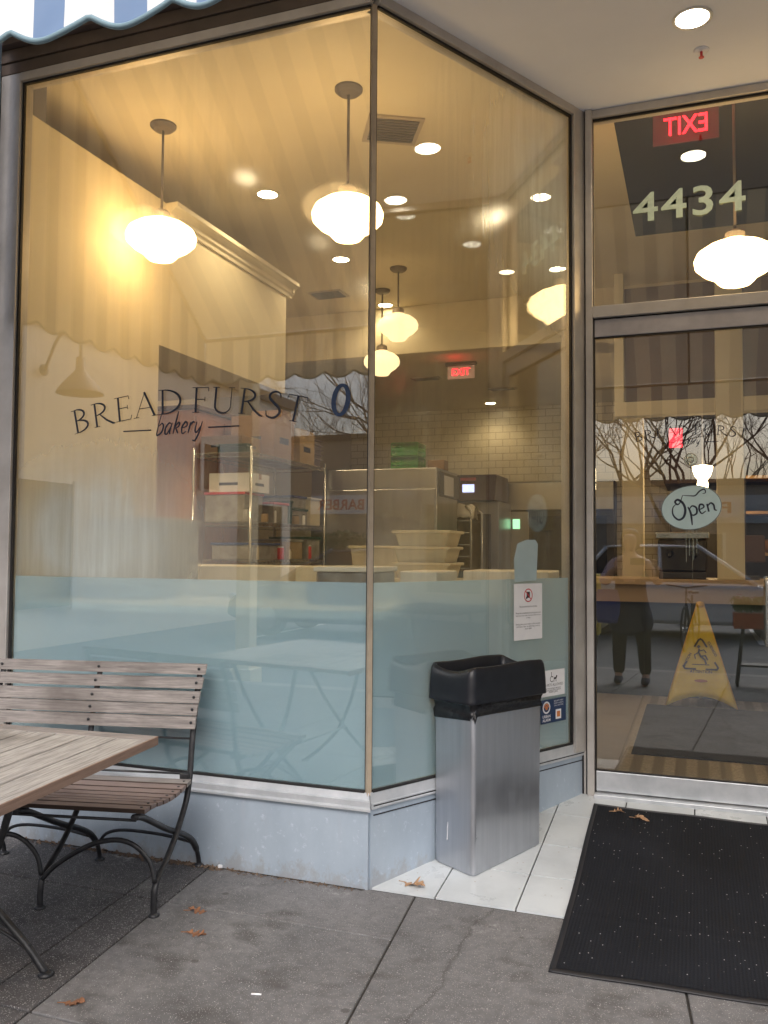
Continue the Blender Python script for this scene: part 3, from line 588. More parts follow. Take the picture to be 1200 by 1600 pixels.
# ---------------------------------------------------------------- interior shell
X0, X1, YB = -3.6, 5.6, 8.6
mb = MB(); mb.add([(-1.96,.12,-.004),(.06,.12,-.004),(XC+.02,YC+.05,-.004),(XR-XC-.02,YC+.05,-.004),(XR-.06,.12,-.004),(5.6,.12,-.004),(5.6,YB,-.004),(X0,YB,-.004),(X0,.12,-.004)], [tuple(range(9))]); struct('interior_floor', mb, M_BEIGEF)
mb = MB(); mb.box(.80, 3.0, YC+.12, 4.5, -.003, .002); struct('interior_mosaic_strip', mb, M_MOSAIC)
mb = MB()
mb.box(X0, X1, .125, 1.60, 3.68, 3.74); mb.box(X0, .82, 1.60, 4.9, 3.68, 3.74); mb.box(2.9, X1, 1.60, 4.9, 3.68, 3.74); mb.box(.82, 2.9, 3.60, 4.9, 3.68, 3.74); mb.box(X0, X1, 4.96, YB, 3.25, 3.31)
struct('interior_ceiling', mb, M_CEIL)
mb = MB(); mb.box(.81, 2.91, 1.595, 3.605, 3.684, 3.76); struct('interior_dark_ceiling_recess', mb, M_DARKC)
mb = MB(); mb.box(X0, X1, 4.84, 4.96, 3.20, 3.68); struct('interior_beam', mb, M_CREAM, bev=.005)
mb = MB(); mb.box(X0-.1, X0, .12, YB, 0, 3.7); struct('interior_wall_left', mb, M_SUBWAYX)
mb = MB(); mb.box(X1, X1+.1, .12, YB, 0, 3.7); struct('interior_wall_right', mb, M_CREAM)
mb = MB(); mb.box(X0, X1, YB, YB+.1, 0, 3.3); struct('interior_wall_back', mb, M_SUBWAY)
mb = MB(); mb.box(-2.1, -1.90, .125, 1.25, 0, 3.42); struct('interior_partition', mb, M_CREAM)
mb = MB(); mb.box(X0+.01, -1.90, 1.2505, 3.0, 2.50, 3.30)
prof = [(-1.9,3.30),(-1.885,3.30),(-1.88,3.325),(-1.865,3.335),(-1.86,3.36),(-1.83,3.385),(-1.815,3.39),(-1.815,3.42),(-1.9,3.42)]
struct('interior_bulkhead', mb, M_CREAM)
mb = MB(); mb.prism([(x,z) for x,z in prof], 'y', 1.30, 3.08); mb.box(-3.5, -1.9, 1.26, 3.08, 3.3005, 3.419)
mb.box(-3.55, -1.9, 3.0, 3.03, 3.30, 3.335); mb.box(-3.55, -1.85, 3.03, 3.06, 3.335, 3.385)
struct('interior_crown_moulding', mb, mat('cream_trim', (.76,.69,.52), .55), bev=.003)
mb = MB(); mb.box(-3.6, -3.5, 3.2, 4.84, 3.1, 3.3); mb.box(-3.6, -3.42, 3.2, 4.84, 3.3, 3.42); struct('interior_far_moulding', mb, bpy.data.materials['cream_trim'], bev=.01)
# cream partition frame seen through the door
PT = thing('serving_partition', 'cream painted timber partition frame behind the counter, seen through the entrance door', 'partition', (0,0,0))
mb = MB(); mb.box(1.41, 1.622, 4.45, 4.61, 1.001, 3.68); obj('column', mb, M_CREAM, PT, bev=.006)
mb = MB(); mb.box(.58, 1.4085, 4.46, 4.60, 2.41, 2.535); obj('rail', mb, M_CREAM, PT, bev=.006); mb = MB(); mb.box(1.6235, 3.4, 4.46, 4.60, 2.41, 2.535); obj('rail', mb, M_CREAM, PT, bev=.006)
mb = MB(); mb.box(.58, .66, 4.462, 4.598, 2.5355, 3.68); obj('post', mb, M_CREAM, PT, bev=.004)
mb = MB(); mb.box(.665, 1.405, 4.51, 4.55, 2.5355, 3.55); mb.box(1.626, 3.4, 4.51, 4.55, 2.5355, 3.55); obj('dark_panel', mb, mat('dark_brown_panel', (.16,.09,.045), .5, 0, (.12,.07,.035), 2.), PT)
mb = MB(); mb.box(.56, .76, 5.5, 5.7, 0, 3.25); tag(obj('interior_column', mb, M_CREAM, bev=.006), 'slim cream column standing behind the serving counter, left of the espresso machine', 'column')
# serving counter through the door
CT = thing('serving_counter', 'long beige topped serving counter with a dark slate front inside the entrance door', 'counter', (2.2,4.7,0))
mb = MB(); mb.box(-1.9, 2.4, -.32, .35, .95, 1.0); obj('counter_top', mb, mat('pale_wood_top', (.52,.38,.24), .45, 0, (.44,.31,.19), 5., stretch=(.4,4,4)), CT, bev=.006)
mb = MB(); mb.box(-1.95, 2.35, -.26, .30, .80, .9495); obj('apron', mb, mat('beige_apron', (.40,.30,.21), .6), CT)
mb = MB(); mb.box(-1.93, 2.33, -.22, .28, 0, .7995); [mb.box(-1.93+.53*k, -1.915+.53*k, -.228, -.2195, .03, .79) for k in range(9)]; obj('front_panel', mb, mat('slate_blue_front', (.055,.07,.085), .4), CT)
# window work counter behind the frosted film
WC = thing('work_counter', 'white topped bakery work counter standing right behind the frosted shop windows', 'counter', (-.7,.75,0))
mb = MB(); mb.box(-1.15, .72, -.60, .75, .93, .97); obj('counter_top', mb, M_WHITE, WC, bev=.006)
mb = MB(); mb.box(-1.10, .70, -.5, .6, .12, .9295); obj('cabinet', mb, mat('grey_teal_cabinet', (.20,.25,.26), .5), WC)
mb = MB(); mb.box(-1.05, .66, -.44, .5, .0, .12); obj('plinth', mb, M_DARK, WC)
def slab_board(name, label, x0, x1, y0, y1, z0, z1, mt, cat, grp=None):
    o = MB(); o.box(-(x1-x0)/2, (x1-x0)/2, -(y1-y0)/2, (y1-y0)/2, 0, z1-z0)
    return tag(obj(name, o, mt, bev=.008), label, cat, grp, ((x0+x1)/2,(y0+y1)/2,z0))
slab_board('dough_board', 'long bright white dough board by the left window, just above the frosted film', -1.84, -.90, 1.08, 1.42, .971, 1.133, M_WHITE, 'board')
slab_board('flour_bin', 'plain beige lidded flour bin right of the white dough board', -.86, -.66, 1.08, 1.4, .971, 1.135, M_TUB, 'bin')
BX = thing('clear_storage_box', 'clear plastic storage box on the work counter left of the glass corner', 'box', (-.36,.75,.971))
mb = MB(); mb.box(-.15,.15,-.16,.16,0,.15); obj('body', mb, M_CLEAR, BX, bev=.01)
mb = MB(); mb.box(-.16,.16,-.17,.17,.1505,.175); obj('lid', mb, M_WHITE, BX, bev=.005)
slab_board('white_tray', 'long white tray on the counter behind the paper notice', -.02, .47, 1.55, 1.95, .956, 1.115, M_WHITE, 'tray')
W2 = thing('side_counter', 'low white side counter behind the splayed window', 'counter', (.1,1.75,0))
mb = MB(); mb.box(-.62, .38, -.32, .40, .91, .955); obj('counter_top', mb, M_WHITE, W2, bev=.005)
for x in (-.58, .30): mb = MB(); mb.box(x, x+.06, -.28, .36, 0, .9095); obj('leg_panel', mb, M_STEEL, W2)
# tubs
def tub(name, label, loc, w=.34, d=.30, h=.115, grp='stacked cream dough tubs', mt=None, rz=0):
    t = thing(name, label, 'tub', loc, rz, grp); m_ = mt or M_TUB
    b = MB(); a, c = w/2, d/2; s = .86
    b.add([(-a*s,-c*s,0),(a*s,-c*s,0),(a*s,c*s,0),(-a*s,c*s,0),(-a,-c,h),(a,-c,h),(a,c,h),(-a,c,h)], [(0,3,2,1),(0,1,5,4),(1,2,6,5),(2,3,7,6),(3,0,4,7)]); obj('body', b, m_, t, bev=.012)
    b = MB(); b.box(-a-.012,a+.012,-c-.012,-c+.004,h-.008,h+.010); b.box(-a-.012,a+.012,c-.004,c+.012,h-.008,h+.010); b.box(-a-.012,-a+.004,-c+.0045,c-.0045,h-.008,h+.010); b.box(a-.004,a+.012,-c+.0045,c-.0045,h-.008,h+.010); obj('rim', b, m_, t, bev=.004)
    return t
for k, l in enumerate(('lowest cream dough tub of the stack behind the splayed window','second cream dough tub from the bottom of the stack behind the splayed window','third cream dough tub of the stack, just under the top one','topmost open cream dough tub of the stack behind the splayed window')):
    tub('dough_tub', l, (-.295+.006*(k%2),1.75,.956+.0955*k), h=.094)
tub('wide_tub', 'shallow cream tub standing left of the tall tub stack', (-.76,2.2,.956+.0), .34, .3, .29, None, rz=.05)
PR = thing('prep_table', 'steel prep table under the tubs behind the corner of the window', 'table', (-1.0,2.25,0))
mb = MB(); mb.box(-.5,.55,-.3,.3,.91,.955); obj('table_top', mb, M_STEEL, PR, bev=.004)
for x in (-.45,.5):
    for y in (-.25,.25): mb = MB(); mb.tube([(x,y,0),(x,y,.91)], .02); obj('leg', mb, M_STEEL, PR, smooth=True)
# fridge and ovens
FR = thing('upright_fridge', 'tall stainless steel upright fridge with dark side vents near the green crate', 'fridge', (-1.88,5.4,0))
mb = MB(); mb.box(-.70,.68,-.40,.40,.12,2.066); obj('body', mb, M_STEEL, FR, bev=.01)
mb = MB(); mb.box(-.69,-.015,-.425,-.4005,.2,1.85); mb.box(.0,.67,-.425,-.4005,.2,1.85); obj('door_panel', mb, M_STEEL, FR, bev=.006)
mb = MB(); mb.box(.681,.70,-.35,.38,1.78,2.03); obj('vent', mb, M_DARK, FR)
mb = MB(); mb.box(.681,.705,-.2,.15,1.80,2.0); obj('taped_paper', mb, M_PAPER, FR)
for x in (-.66,.62): mb = MB(); mb.box(x,x+.05,-.36,.36,0,.12); obj('foot', mb, M_DARK, FR)
def crate(mb, w, d, h):
    t = .012
    for z in (0, h*.33, h*.66, h-.04): mb.box(-w/2,w/2,-d/2,-d/2+t,z,z+.035); mb.box(-w/2,w/2,d/2-t,d/2,z,z+.035); mb.box(-w/2,-w/2+t,-d/2+t,d/2-t,z,z+.035); mb.box(w/2-t,w/2,-d/2+t,d/2-t,z,z+.035)
    for x in [-w/2+i*w/5 for i in range(6)]: mb.box(x-.008,x+.008,-d/2+.002,-d/2+t-.002,.0,h-.01); mb.box(x-.008,x+.008,d/2-t+.002,d/2-.002,0,h-.01)
    mb.box(-w/2+t,w/2-t,-d/2+t,d/2-t,.002,.012); return mb
for k in range(2): tag(obj('green_crate', crate(MB(), .28, .28, .142), M_GREEN), ['lower green plastic crate on top of the steel fridge','upper green plastic crate on top of the steel fridge'][k], 'crate', 'green crates on the fridge', (-1.60,5.3,2.068+.145*k))
tag(obj('cardboard_box', MB().box(-.09,.09,-.08,.08,0,.1), M_CARD, bev=.003), 'small cardboard box at the right end of the fridge top', 'box', None, (-1.29,5.35,2.068))
OV = thing('proofing_oven', 'dark steel proofing oven with a small lit lilac screen right of the fridge', 'oven', (-1.45,7.7,0))
mb = MB(); mb.box(-.5,.35,-.25,.5,0,1.86); obj('body', mb, M_STEEL, OV, bev=.01)
mb = MB(); mb.prism([(-.42,1.865),(-.30,1.865),(.4,1.865),(.4,2.2),(-.30,2.2)], 'x', -.5, .33); obj('control_hood', mb, mat('dark_copper_hood', (.10,.05,.035), .3, .6), OV, bev=.008)
mb = MB(); mb.box(-.09,.06,-.40,-.385,1.97,2.07); obj('screen', mb, M_SCR, OV)
mb = MB(); mb.box(-.12,.08,-.388,-.37,2.12,2.155); obj('maker_plate', mb, M_RED, OV)
mb = MB(); mb.box(-.4,.25,-.262,-.2505,.3,1.7); obj('oven_door', mb, M_DARK, OV, bev=.006)
DO = thing('deck_oven', 'wide dark deck oven with a green lit touch panel under the tiled wall', 'oven', (-.75,8.35,0))
mb = MB(); mb.box(-.5,1.0,-.1,.24,0,2.165); obj('body', mb, M_DARK, DO, bev=.01)
mb = MB(); mb.box(-.49,.99,-.14,-.1005,1.78,2.15); obj('hood', mb, M_STEEL, DO, bev=.008)
mb = MB(); mb.box(-.46,-.12,-.125,-.1005,.1,1.76); obj('control_column', mb, M_STEEL, DO, bev=.005)
mb = MB(); mb.box(-.33,-.235,-.135,-.1255,1.53,1.66); obj('touch_panel', mb, M_SCR2, DO)
mb = MB(); mb.box(-.08,.9,-.13,-.1005,.95,1.70); obj('oven_window', mb, M_DARKGLASS, DO, bev=.01)
mb = MB(); mb.tube([(-.04,-.17,.9),(.85,-.17,.9)], .018); obj('handle', mb, M_CHROME, DO, smooth=True)
TRY = thing('tray_trolley', 'tall wire tray trolley draped with a pale cloth beside the fridge', 'trolley', (-1.22,6.1,0))
mb = MB()
for x in (-.16,.16):
    for y in (-.25,.25): mb.tube([(x,y,.08),(x,y,1.66),(x*.6,y,1.72)], .014)
obj('upright', mb, M_CHROME, TRY, smooth=True)
for z in [.25+.13*k for k in range(11)]:
    mb = MB(); mb.box(-.15,.15,-.25,.25,z,z+.012); obj('tray', mb, M_CHROME, TRY)
mb = MB(); mb.grid(lambda u,v: (-.19+.38*u, -.27+.2*v, 1.74+.012*sin(u*15)-.14*abs(2*v-1)**2-.3*max(0,abs(u-.5)-.36)), 14, 8); obj('cloth', mb, M_WHITE, TRY, smooth=True, solid=.004)
for x in (-.16,.16):
    for y in (-.25,.25): mb = MB(); mb.at((x,y,.04), rx=0, ry=pi/2).lathe([(.0,-.012),(.04,-.012),(.04,.012),(0,.012)], 14); obj('wheel', mb, M_TYRE, TRY)
# storage rack against the left
RK = thing('wire_shelving_rack', 'chrome wire shelving rack loaded with boxes and food tubs behind the left window', 'shelving rack', (-2.69,4.15,0))
for x in (-.29,.29):
    for y in (-.79,.79): mb = MB(); mb.tube([(x,y,0),(x,y,2.13)], .0135, 10); obj('post', mb, M_CHROME, RK, smooth=True)
for z in (.35,1.13,1.47,2.08):
    mb = MB()
    for x in (-.285,.285):
        for dz in (0,-.035): mb.tube([(x,-.78,z+dz),(x,.78,z+dz)], .004, 6)
        mb.tube([(x, -.78+1.56*i/40, z-.035*(i%2)) for i in range(41)], .0028, 5)
    for y in (-.785,.785):
        for dz in (0,-.035): mb.tube([(-.28,y,z+dz),(.28,y,z+dz)], .004, 6)
        mb.tube([(-.28+.56*i/14, y, z-.035*(i%2)) for i in range(15)], .0028, 5)
    for i in range(1,30): mb.tube([(-.28,-.78+1.56*i/30,z),(.28,-.78+1.56*i/30,z)], .0022, 4)
    obj('wire_shelf', mb, M_CHROME, RK)
def lidded(name, label, cat, loc, w, d, h, mb_, ml, grp='things stored on the wire rack', rz=0.):
    t = thing(name, label, cat, loc, rz, grp)
    b = MB(); b.box(-w/2,w/2,-d/2,d/2,0,h); obj('body', b, mb_, t, bev=.008)
    b = MB(); b.box(-w/2-.01,w/2+.01,-d/2-.01,d/2+.01,h+.0005,h+.022); obj('lid', b, ml, t, bev=.004); return t
def carton(label, loc, w, d, h, mt, rz=0., grp='things stored on the wire rack', marks=True):
    t = thing('cardboard_box', label, 'box', loc, rz, grp)
    b = MB(); b.box(-w/2,w/2,-d/2,d/2,0,h); obj('body', b, mt, t, bev=.004)
    b = MB(); b.box(-w/2-.001,w/2+.001,-.025,.025,h-.05,h+.0015); obj('tape', b, M_CARD2 if mt is M_CARD else M_CARD, t)
    if marks: b = MB(); b.box(w/2+.0005,w/2+.002,-d*.25,d*.2,h*.35,h*.5); obj('printed_band', b, M_NAVY, t); b = MB(); b.box(-w*.25,w*.2,-d/2-.002,-d/2-.0005,h*.35,h*.5); obj('printed_band', b, M_NAVY, t)
    return t
zt = 2.085
carton('flat dark topped cardboard carton at the near end of the rack top', (-2.75,3.62,zt), .42, .36, .16, M_CARD)
carton('big brown cardboard box with a blue printed band on the rack top', (-2.66,4.06,zt), .46, .42, .40, M_CARD)
carton('second big brown cardboard box further back on the rack top', (-2.66,4.56,zt), .46, .38, .34, M_CARD2, .04)
carton('reddish brown carton set on the big box of the rack top', (-2.70,4.35,zt+.402), .34, .3, .10, M_CARD, marks=False)
lidded('flat_file_box', 'dark teal flat tray lying under the cartons at the near edge of the rack top', 'tray', (-2.60,3.40,zt+.165-.165), .3, .05, .05, M_GREEND, M_GREEND)
z2 = 1.475
carton('white printed carton standing on a red lidded tub on the upper middle shelf', (-2.66,3.62,z2+.262), .42, .36, .17, M_PAPER)
lidded('food_tub', 'large cloudy food tub with a red lid under the white carton', 'tub', (-2.70,3.60,z2), .40, .34, .238, M_CLEAR, M_RED)
lidded('food_tub', 'smaller cloudy food tub with a bright red lid beside the chrome front post', 'tub', (-2.52,3.98,z2), .2, .30, .17, M_CLEAR, M_RED)
lidded('food_tub', 'dark blue lidded tub in the middle of the upper middle shelf', 'tub', (-2.62,4.42,z2+.16), .36, .3, .10, M_CLEAR, M_BLUEB)
lidded('food_tub', 'cloudy tub carrying the dark blue lidded tub', 'tub', (-2.62,4.42,z2), .38, .32, .135, M_CLEAR, M_GREEND)
lidded('food_tub', 'pale tub with a white lid at the far end of the upper middle shelf', 'tub', (-2.60,4.76,z2), .36, .24, .26, M_TUB, M_WHITE)
lidded('green_tray', 'dark green tray leaning flat between the red and the blue lids', 'tray', (-2.52,4.18,z2), .2, .08, .20, M_GREEND, M_GREEND)
z3 = 1.135
lidded('food_tub', 'long navy lidded tub on the lower middle shelf near the white board', 'tub', (-2.64,3.72,z3), .42, .5, .13, M_CLEAR, M_BLUEB)
lidded('food_tub', 'brownish tub full of scraps on the lower middle shelf, second from the near end', 'tub', (-2.62,4.28,z3), .4, .36, .17, M_CARD2, M_CLEAR)
lidded('food_tub', 'dark green lidded tub at the far end of the lower middle shelf', 'tub', (-2.62,4.70,z3), .42, .3, .20, M_CLEAR, M_GREEND)
for k in range(5):
    t = MB(); t.add([(-.13,-.09,0),(.13,-.09,0),(.13,.09,0),(-.13,.09,0),(-.15,-.11,.09),(.15,-.11,.09),(.15,.11,.09),(-.15,.11,.09)], [(0,3,2,1),(0,1,5,4),(1,2,6,5),(2,3,7,6),(3,0,4,7)])
    t.box(-.165,.165,-.125,.125,.082,.092)
    tag(obj('grey_tub', t, mat('grey_tub_plastic', (.24,.20,.22), .5) if k == 0 else bpy.data.materials['grey_tub_plastic'], bev=.004), ['lowest','second lowest','middle','second highest','topmost'][k]+' nested grey tub of the stack at the far end of the rack top', 'tub', 'nested grey tubs on the rack', (-2.62,4.86 if 0 else 4.90,zt+.05*k), None)
WCAB = thing('wooden_cabinet', 'tall reddish brown wooden cabinet standing behind the shelving rack', 'cabinet', (-3.28,4.3,0))
mb = MB(); mb.box(-.26,.24,-.85,.15,0,2.5); obj('body', mb, M_WOODC, WCAB, bev=.01)
for k in range(2): mb = MB(); mb.box(.2405,.26,-.84+.5*k,-.84+.5*k+.48,.08,2.44); obj('cabinet_door', mb, M_WOODC, WCAB, bev=.006)
mb = MB(); mb.box(-.28,.28,-.88,.18,2.501,2.54); obj('cornice', mb, mat('dark_cornice', (.10,.05,.03), .6), WCAB, bev=.005)
mb = MB(); mb.tube([(0,0,0),(.02,0,1.25)], .022); tag(obj('blue_broom_pole', mb, M_BLUEB, smooth=True), 'blue broom pole leaning by the brown wooden cabinet', 'broom', None, (-2.98,3.05,0))
# things around the counter behind the door
ES = thing('espresso_machine', 'black and chrome espresso machine on the serving counter behind the Open sign', 'coffee machine', (1.13,4.72,1.001))
mb = MB(); mb.box(-.20,.20,-.18,.20,.06,.34); obj('body', mb, M_DARK, ES, bev=.02)
mb = MB(); mb.box(-.22,.22,-.20,.22,.3405,.40); obj('cup_rail', mb, M_CHROME, ES, bev=.01)
mb = MB(); mb.box(-.19,.19,-.26,-.05,.0,.059); obj('drip_tray', mb, M_DARK, ES, bev=.006)
for x in (-.1,.1): mb = MB(); mb.tube([(x,-.19,.22),(x,-.24,.21),(x,-.34,.19)], [.03,.02,.014]); obj('portafilter', mb, M_BLACK, ES, smooth=True)
TP = thing('brown_terminal', 'brown card terminal stand on the serving counter right of the espresso machine', 'terminal', (1.62,4.68,1.001))
mb = MB(); mb.box(-.12,.12,-.1,.1,0,.03); mb.tube([(0,.03,.03),(0,.03,.16)], .015); obj('stand', mb, M_DARK, TP)
mb = MB(); mb.at((0,0,.26), rx=-.3).box(-.17,.17,-.012,.012,-.12,.12); obj('display', mb, mat('brown_case', (.14,.07,.045), .5), TP, bev=.01)
SH = thing('tall_shelf_unit', 'dark tall shelf unit with oak shelves at the right of the door view', 'shelf unit', (2.35,6.4,0))
for x in (-.65,.65): mb = MB(); mb.box(x-.02,x+.02,-.25,.25,0,2.2); obj('side_panel', mb, M_DARK, SH, bev=.004)
for z in (.2,.7,1.2,1.62,1.98): mb = MB(); mb.box(-.629,.629,-.25,.25,z,z+.03); obj('shelf', mb, mat('oak_shelf', (.45,.27,.12), .6) if z == .2 else bpy.data.materials['oak_shelf'], SH)
mb = MB(); mb.box(-.63,.63,.23,.25,.23,2.2); obj('back_panel', mb, M_DARK, SH)
for k in range(4):
    b = MB(); b.grid(lambda u,v: ((.11+.02*sin(u*6))*sin(pi*v)*cos(2*pi*u), .09*sin(pi*v)*sin(2*pi*u), .07-.07*cos(pi*v)), 14, 8)
    tag(obj('bread_loaf', b, mat('bread_crust', (.40,.19,.07), .8, 0, (.25,.1,.04), 12.) if k == 0 else bpy.data.materials['bread_crust'], smooth=True), ['first','second','third','fourth'][k]+' brown bread loaf from the left on the shelf unit', 'bread loaf', 'bread loaves on the shelf unit', (1.95+.26*k,6.35,1.23))
# caution cone
CN = thing('caution_sign', 'yellow pop-up wet floor caution cone standing inside the glass door', 'caution sign', (1.268,4.04,0.003))
H = .80; F_ = [(-.267,-.04),(.267,-.02),(0,.42)]
def side(a, b, inner=0):
    def fn(u, v):
        bx, by = a[0]+(b[0]-a[0])*u, a[1]+(b[1]-a[1])*u; base = .085*4*u*(1-u)
        z = base+(H-base)*v; k = 1-(z/H)*.90; cx, cy = 0, .12
        sag = .03*4*u*(1-u)*(1-v)*k
        return (cx+(bx-cx)*k, cy+(by-cy)*k+ (sag if by < .1 else 0), z)
    return fn
for i in range(3): mb = MB(); mb.grid(side(F_[i], F_[(i+1)%3]), 12, 14); obj('fabric_panel', mb, M_YEL, CN, smooth=True, solid=.002)
mb = MB()
for (x,y) in F_: mb.tube([(x,y,0),(x*.1,.12+(y-.12)*.1,H)], .005)
obj('rib', mb, mat('orange_rib', (.66,.40,.05), .5), CN, smooth=True)
mb = MB(); mb.lathe([(.03,.785),(.034,.80),(.026,.825),(.0,.83)], 12, 0, .12); obj('cap', mb, bpy.data.materials['orange_rib'], CN)
# print on the front panel: slanted plane leaning back
lean = math.atan2(.16*.9, H); mb = MB(); 
def fp(x, z, n=0.):   # on the slanted front panel
    k = 1-(z/H)*.90; yy = .12+(-.03-.12)*k; return (x, yy-.012-n, z)
def stroke(mb, pts, wd):
    n = len(pts)
    for i in range(n-1):
        a, b = Vector(pts[i]), Vector(pts[i+1]); d = (b-a).normalized(); q = Vector((-d.y,d.x))*wd/2; e = d*wd*.3
        P = [a-e+q, a-e-q, b+e-q, b+e+q]; mb.add([fp(p.x,p.y,.0005*(1+i%3)) for p in P], [(0,1,2,3)])
stroke(mb, [(-.04,.30),(-.118,.30),(-.128,.315),(-.118,.335),(-.105,.355)], .014); stroke(mb, [(.04,.30),(.118,.30),(.128,.315),(.118,.335),(.105,.355)], .014)
stroke(mb, [(-.045,.475),(-.015,.525),(0,.535),(.015,.525),(.045,.475)], .014)
stroke(mb, [(-.062,.335),(.062,.335)], .007); stroke(mb, [(.04,.345),(.03,.375),(.0,.40),(-.015,.43),(-.01,.455)], .014); stroke(mb, [(.0,.40),(.035,.405),(.05,.375)], .012); stroke(mb, [(-.012,.43),(-.045,.41),(-.04,.38)], .009); stroke(mb, [(-.01,.44),(.025,.45),(.04,.43)], .009); stroke(mb, [(-.018,.47),(-.010,.478)], .02)
def ptext(s, w, x, z, rot):
    vf = text_mb(s, w, bold=.03); vs = []
    for v in vf[0]:
        a, b = v[0]-w/2, v[2]; vs.append(fp(x+a*cos(rot)-b*sin(rot), z+a*sin(rot)+b*cos(rot), .0008))
    mb.add(vs, vf[1])
ptext('ATTENTION', .165, 0, .270, 0); ptext('CAUTION', .125, -.094, .36, radians(63)); ptext('CUIDADO', .125, .078, .455, radians(-63)); 
obj('printed_symbol', mb, mat('grey_print', (.06,.055,.05), .6), CN)
mb = MB(); o_ = arc(0,.21,.05,.012,0,360,20); mb.add([fp(a,b,.0006) for a,b in o_[:-1]], [tuple(range(20))]); obj('red_badge', mb, mat('dull_red_print', (.30,.12,.06), .6), CN)
mb = MB(); mb.box(.86,2.4,2.21,4.0,.0025,.011); tag(obj('interior_door_mat', mb, mat('dark_grey_mat', (.010,.011,.014), .9, 0, (.018,.018,.02), 5., bump=.3, bs=150), bev=.003), 'dark grey entrance mat on the mosaic floor inside the door', 'mat')
# ---------------------------------------------------------------- lamps and ceiling fittings
def lampl(name, loc, e, col, kind='POINT', r=.1, rot=None, parent=None, blend=.6, size=2.2):
    l = bpy.data.lights.new(name, kind); l.energy = e; l.color = col; l.shadow_soft_size = 0.0
    if kind == 'SPOT': l.spot_size = size; l.spot_blend = blend
    o = bpy.data.objects.new(name, l); C.objects.link(o); o.parent = parent; o.location = loc; return o
def pendant(label, x, y, zc, zg, w=.19, strong=True):
    t = thing('pendant_lamp', label, 'pendant lamp', (x,y,zc), 0, 'schoolhouse pendant lamps')
    b = MB(); b.lathe([(.075,0),(.075,-.012),(.055,-.03),(.012,-.035),(.0,-.036)], 24); obj('canopy', b, M_BRONZE, t, smooth=True, auto=True)
    b = MB(); b.tube([(0,0,-.03),(0,0,zg-zc+.16)], .0075, 10); obj('stem', b, M_BRONZE, t, smooth=True)
    b = MB(); h = zg-zc; b.lathe([(.0,h+.17),(.035,h+.165),(.05,h+.15),(.05,h+.115),(.06,h+.11)], 20); obj('fitter', b, M_ALU_D, t, smooth=True, auto=True)
    b = MB(); k = w/.19
    b.lathe([(.055*k,h+.115),(.075*k,h+.10),(.13*k,h+.082),(.175*k,h+.05),(.19*k,h+.015),(.185*k,h-.02),(.15*k,h-.055),(.10*k,h-.085),(.085*k,h-.105),(.07*k,h-.12),(.0,h-.125)], 32); obj('glass_shade', b, M_GLOBE if strong else M_GLOBE2, t, smooth=True)
    return t
WARM = (1., .66, .33)
pendant('glaring pendant lamp nearest the left wall, blurred by the wet glass', -1.64, .88, 3.68, 3.01, .20)
pendant('bright pendant lamp hanging just left of the glass corner', -.475, .87, 3.68, 2.985)
pendant('smaller pendant lamp seen right of the glass corner above the exit sign', -1.17, 3.7, 3.68, 3.165, .175, False)
pendant('far pendant lamp half hidden by the glass corner strip', -1.52, 4.25, 3.68, 2.99, .17, False)
pendant('bright pendant lamp seen through the transom under the street number', 1.447, 1.52, 3.68, 2.745, .205)
CL = thing('small_cup_lamp', 'small lit cup shaped lamp over the counter just above the Open sign', 'lamp', (1.31,6.0,2.12))
mb = MB(); mb.lathe([(.05,-.24),(.055,-.20),(.045,-.16),(.075,-.12),(.095,-.06),(.10,-.02),(.0,-.0)], 24); obj('glass_shade', mb, emit('lit_cup_glass', (1.,.75,.42), 9.), CL, smooth=True)
mb = MB(); mb.tube([(0,0,0),(0,0,1.13)], .006); obj('stem', mb, M_ALU_D, CL)
def can(label, x, y, z, r=.07, m_=None, e=0, grp='recessed ceiling downlights'):
    t = thing('recessed_downlight', label, 'downlight', (x,y,z), 0, grp)
    b = MB(); n = 28
    b.lathe([(r,-.001),(r+.012,-.001),(r+.012,-.004),(r,-.006),(r-.004,-.002)], n); obj('trim_ring', b, M_WHITE, t, smooth=True)
    b = MB(); b.lathe([(0,-.0035),(r-.002,-.0035),(r-.002,-.0025),(0,-.0025)], n); obj('lens', b, m_ or M_CAN, t)
    if e: lampl('lamp', (0,0,-.03), e, (1., .74, .44), 'SPOT', .05, None, t, .7, 2.5)
    return t
can('added fill downlight in the underside of the left bulkhead', -2.75, 2.3, 2.50, e=60)  # added lamp, brightens the dark alcove below the bulkhead
can('added fill downlight on the ceiling above the wooden cabinet', -2.9, 3.45, 3.68, e=40)  # also an added fill lamp, lifts the cabinet and rack corner
can('recessed downlight nearest the left window in the row over the shelving', -1.52, 1.94, 3.68, e=17)
can('second recessed downlight in the row over the shelving', -1.555, 3.33, 3.68, e=17)
can('third recessed downlight in the row, above the far pendant lamp', -1.66, 4.72, 3.68, e=10)
can('recessed downlight left of the inside exit sign', -1.29, 4.97+.05, 3.25, e=11)
can('farthest recessed downlight in front of the tiled wall', -1.385, 8.2, 3.25, e=9)
can('recessed downlight at the right of the splayed window, near the entrance', .25, 2.60, 3.68, e=17)
can('upper of the two downlights seen high in the door glass', 1.606, 5.24, 3.25, e=10)
can('lower of the two downlights seen high in the door glass', 1.63, 6.35, 3.25, e=10)
can('dim recessed downlight behind the wet streaks of the splayed window', -.3, 4.1, 3.68, e=14, m_=emit('dim_lens', (1.,.8,.5), 3.))
can('recessed downlight over the entrance mat inside', 3.4, 2.4, 3.68, e=17)
can('large soffit downlight above the entrance vestibule', 1.246, .598, ZSOF, .072, M_CANS, e=10)
can('soffit downlight nearer the second window', 2.0, .598, ZSOF, .072, M_CANS, e=8)
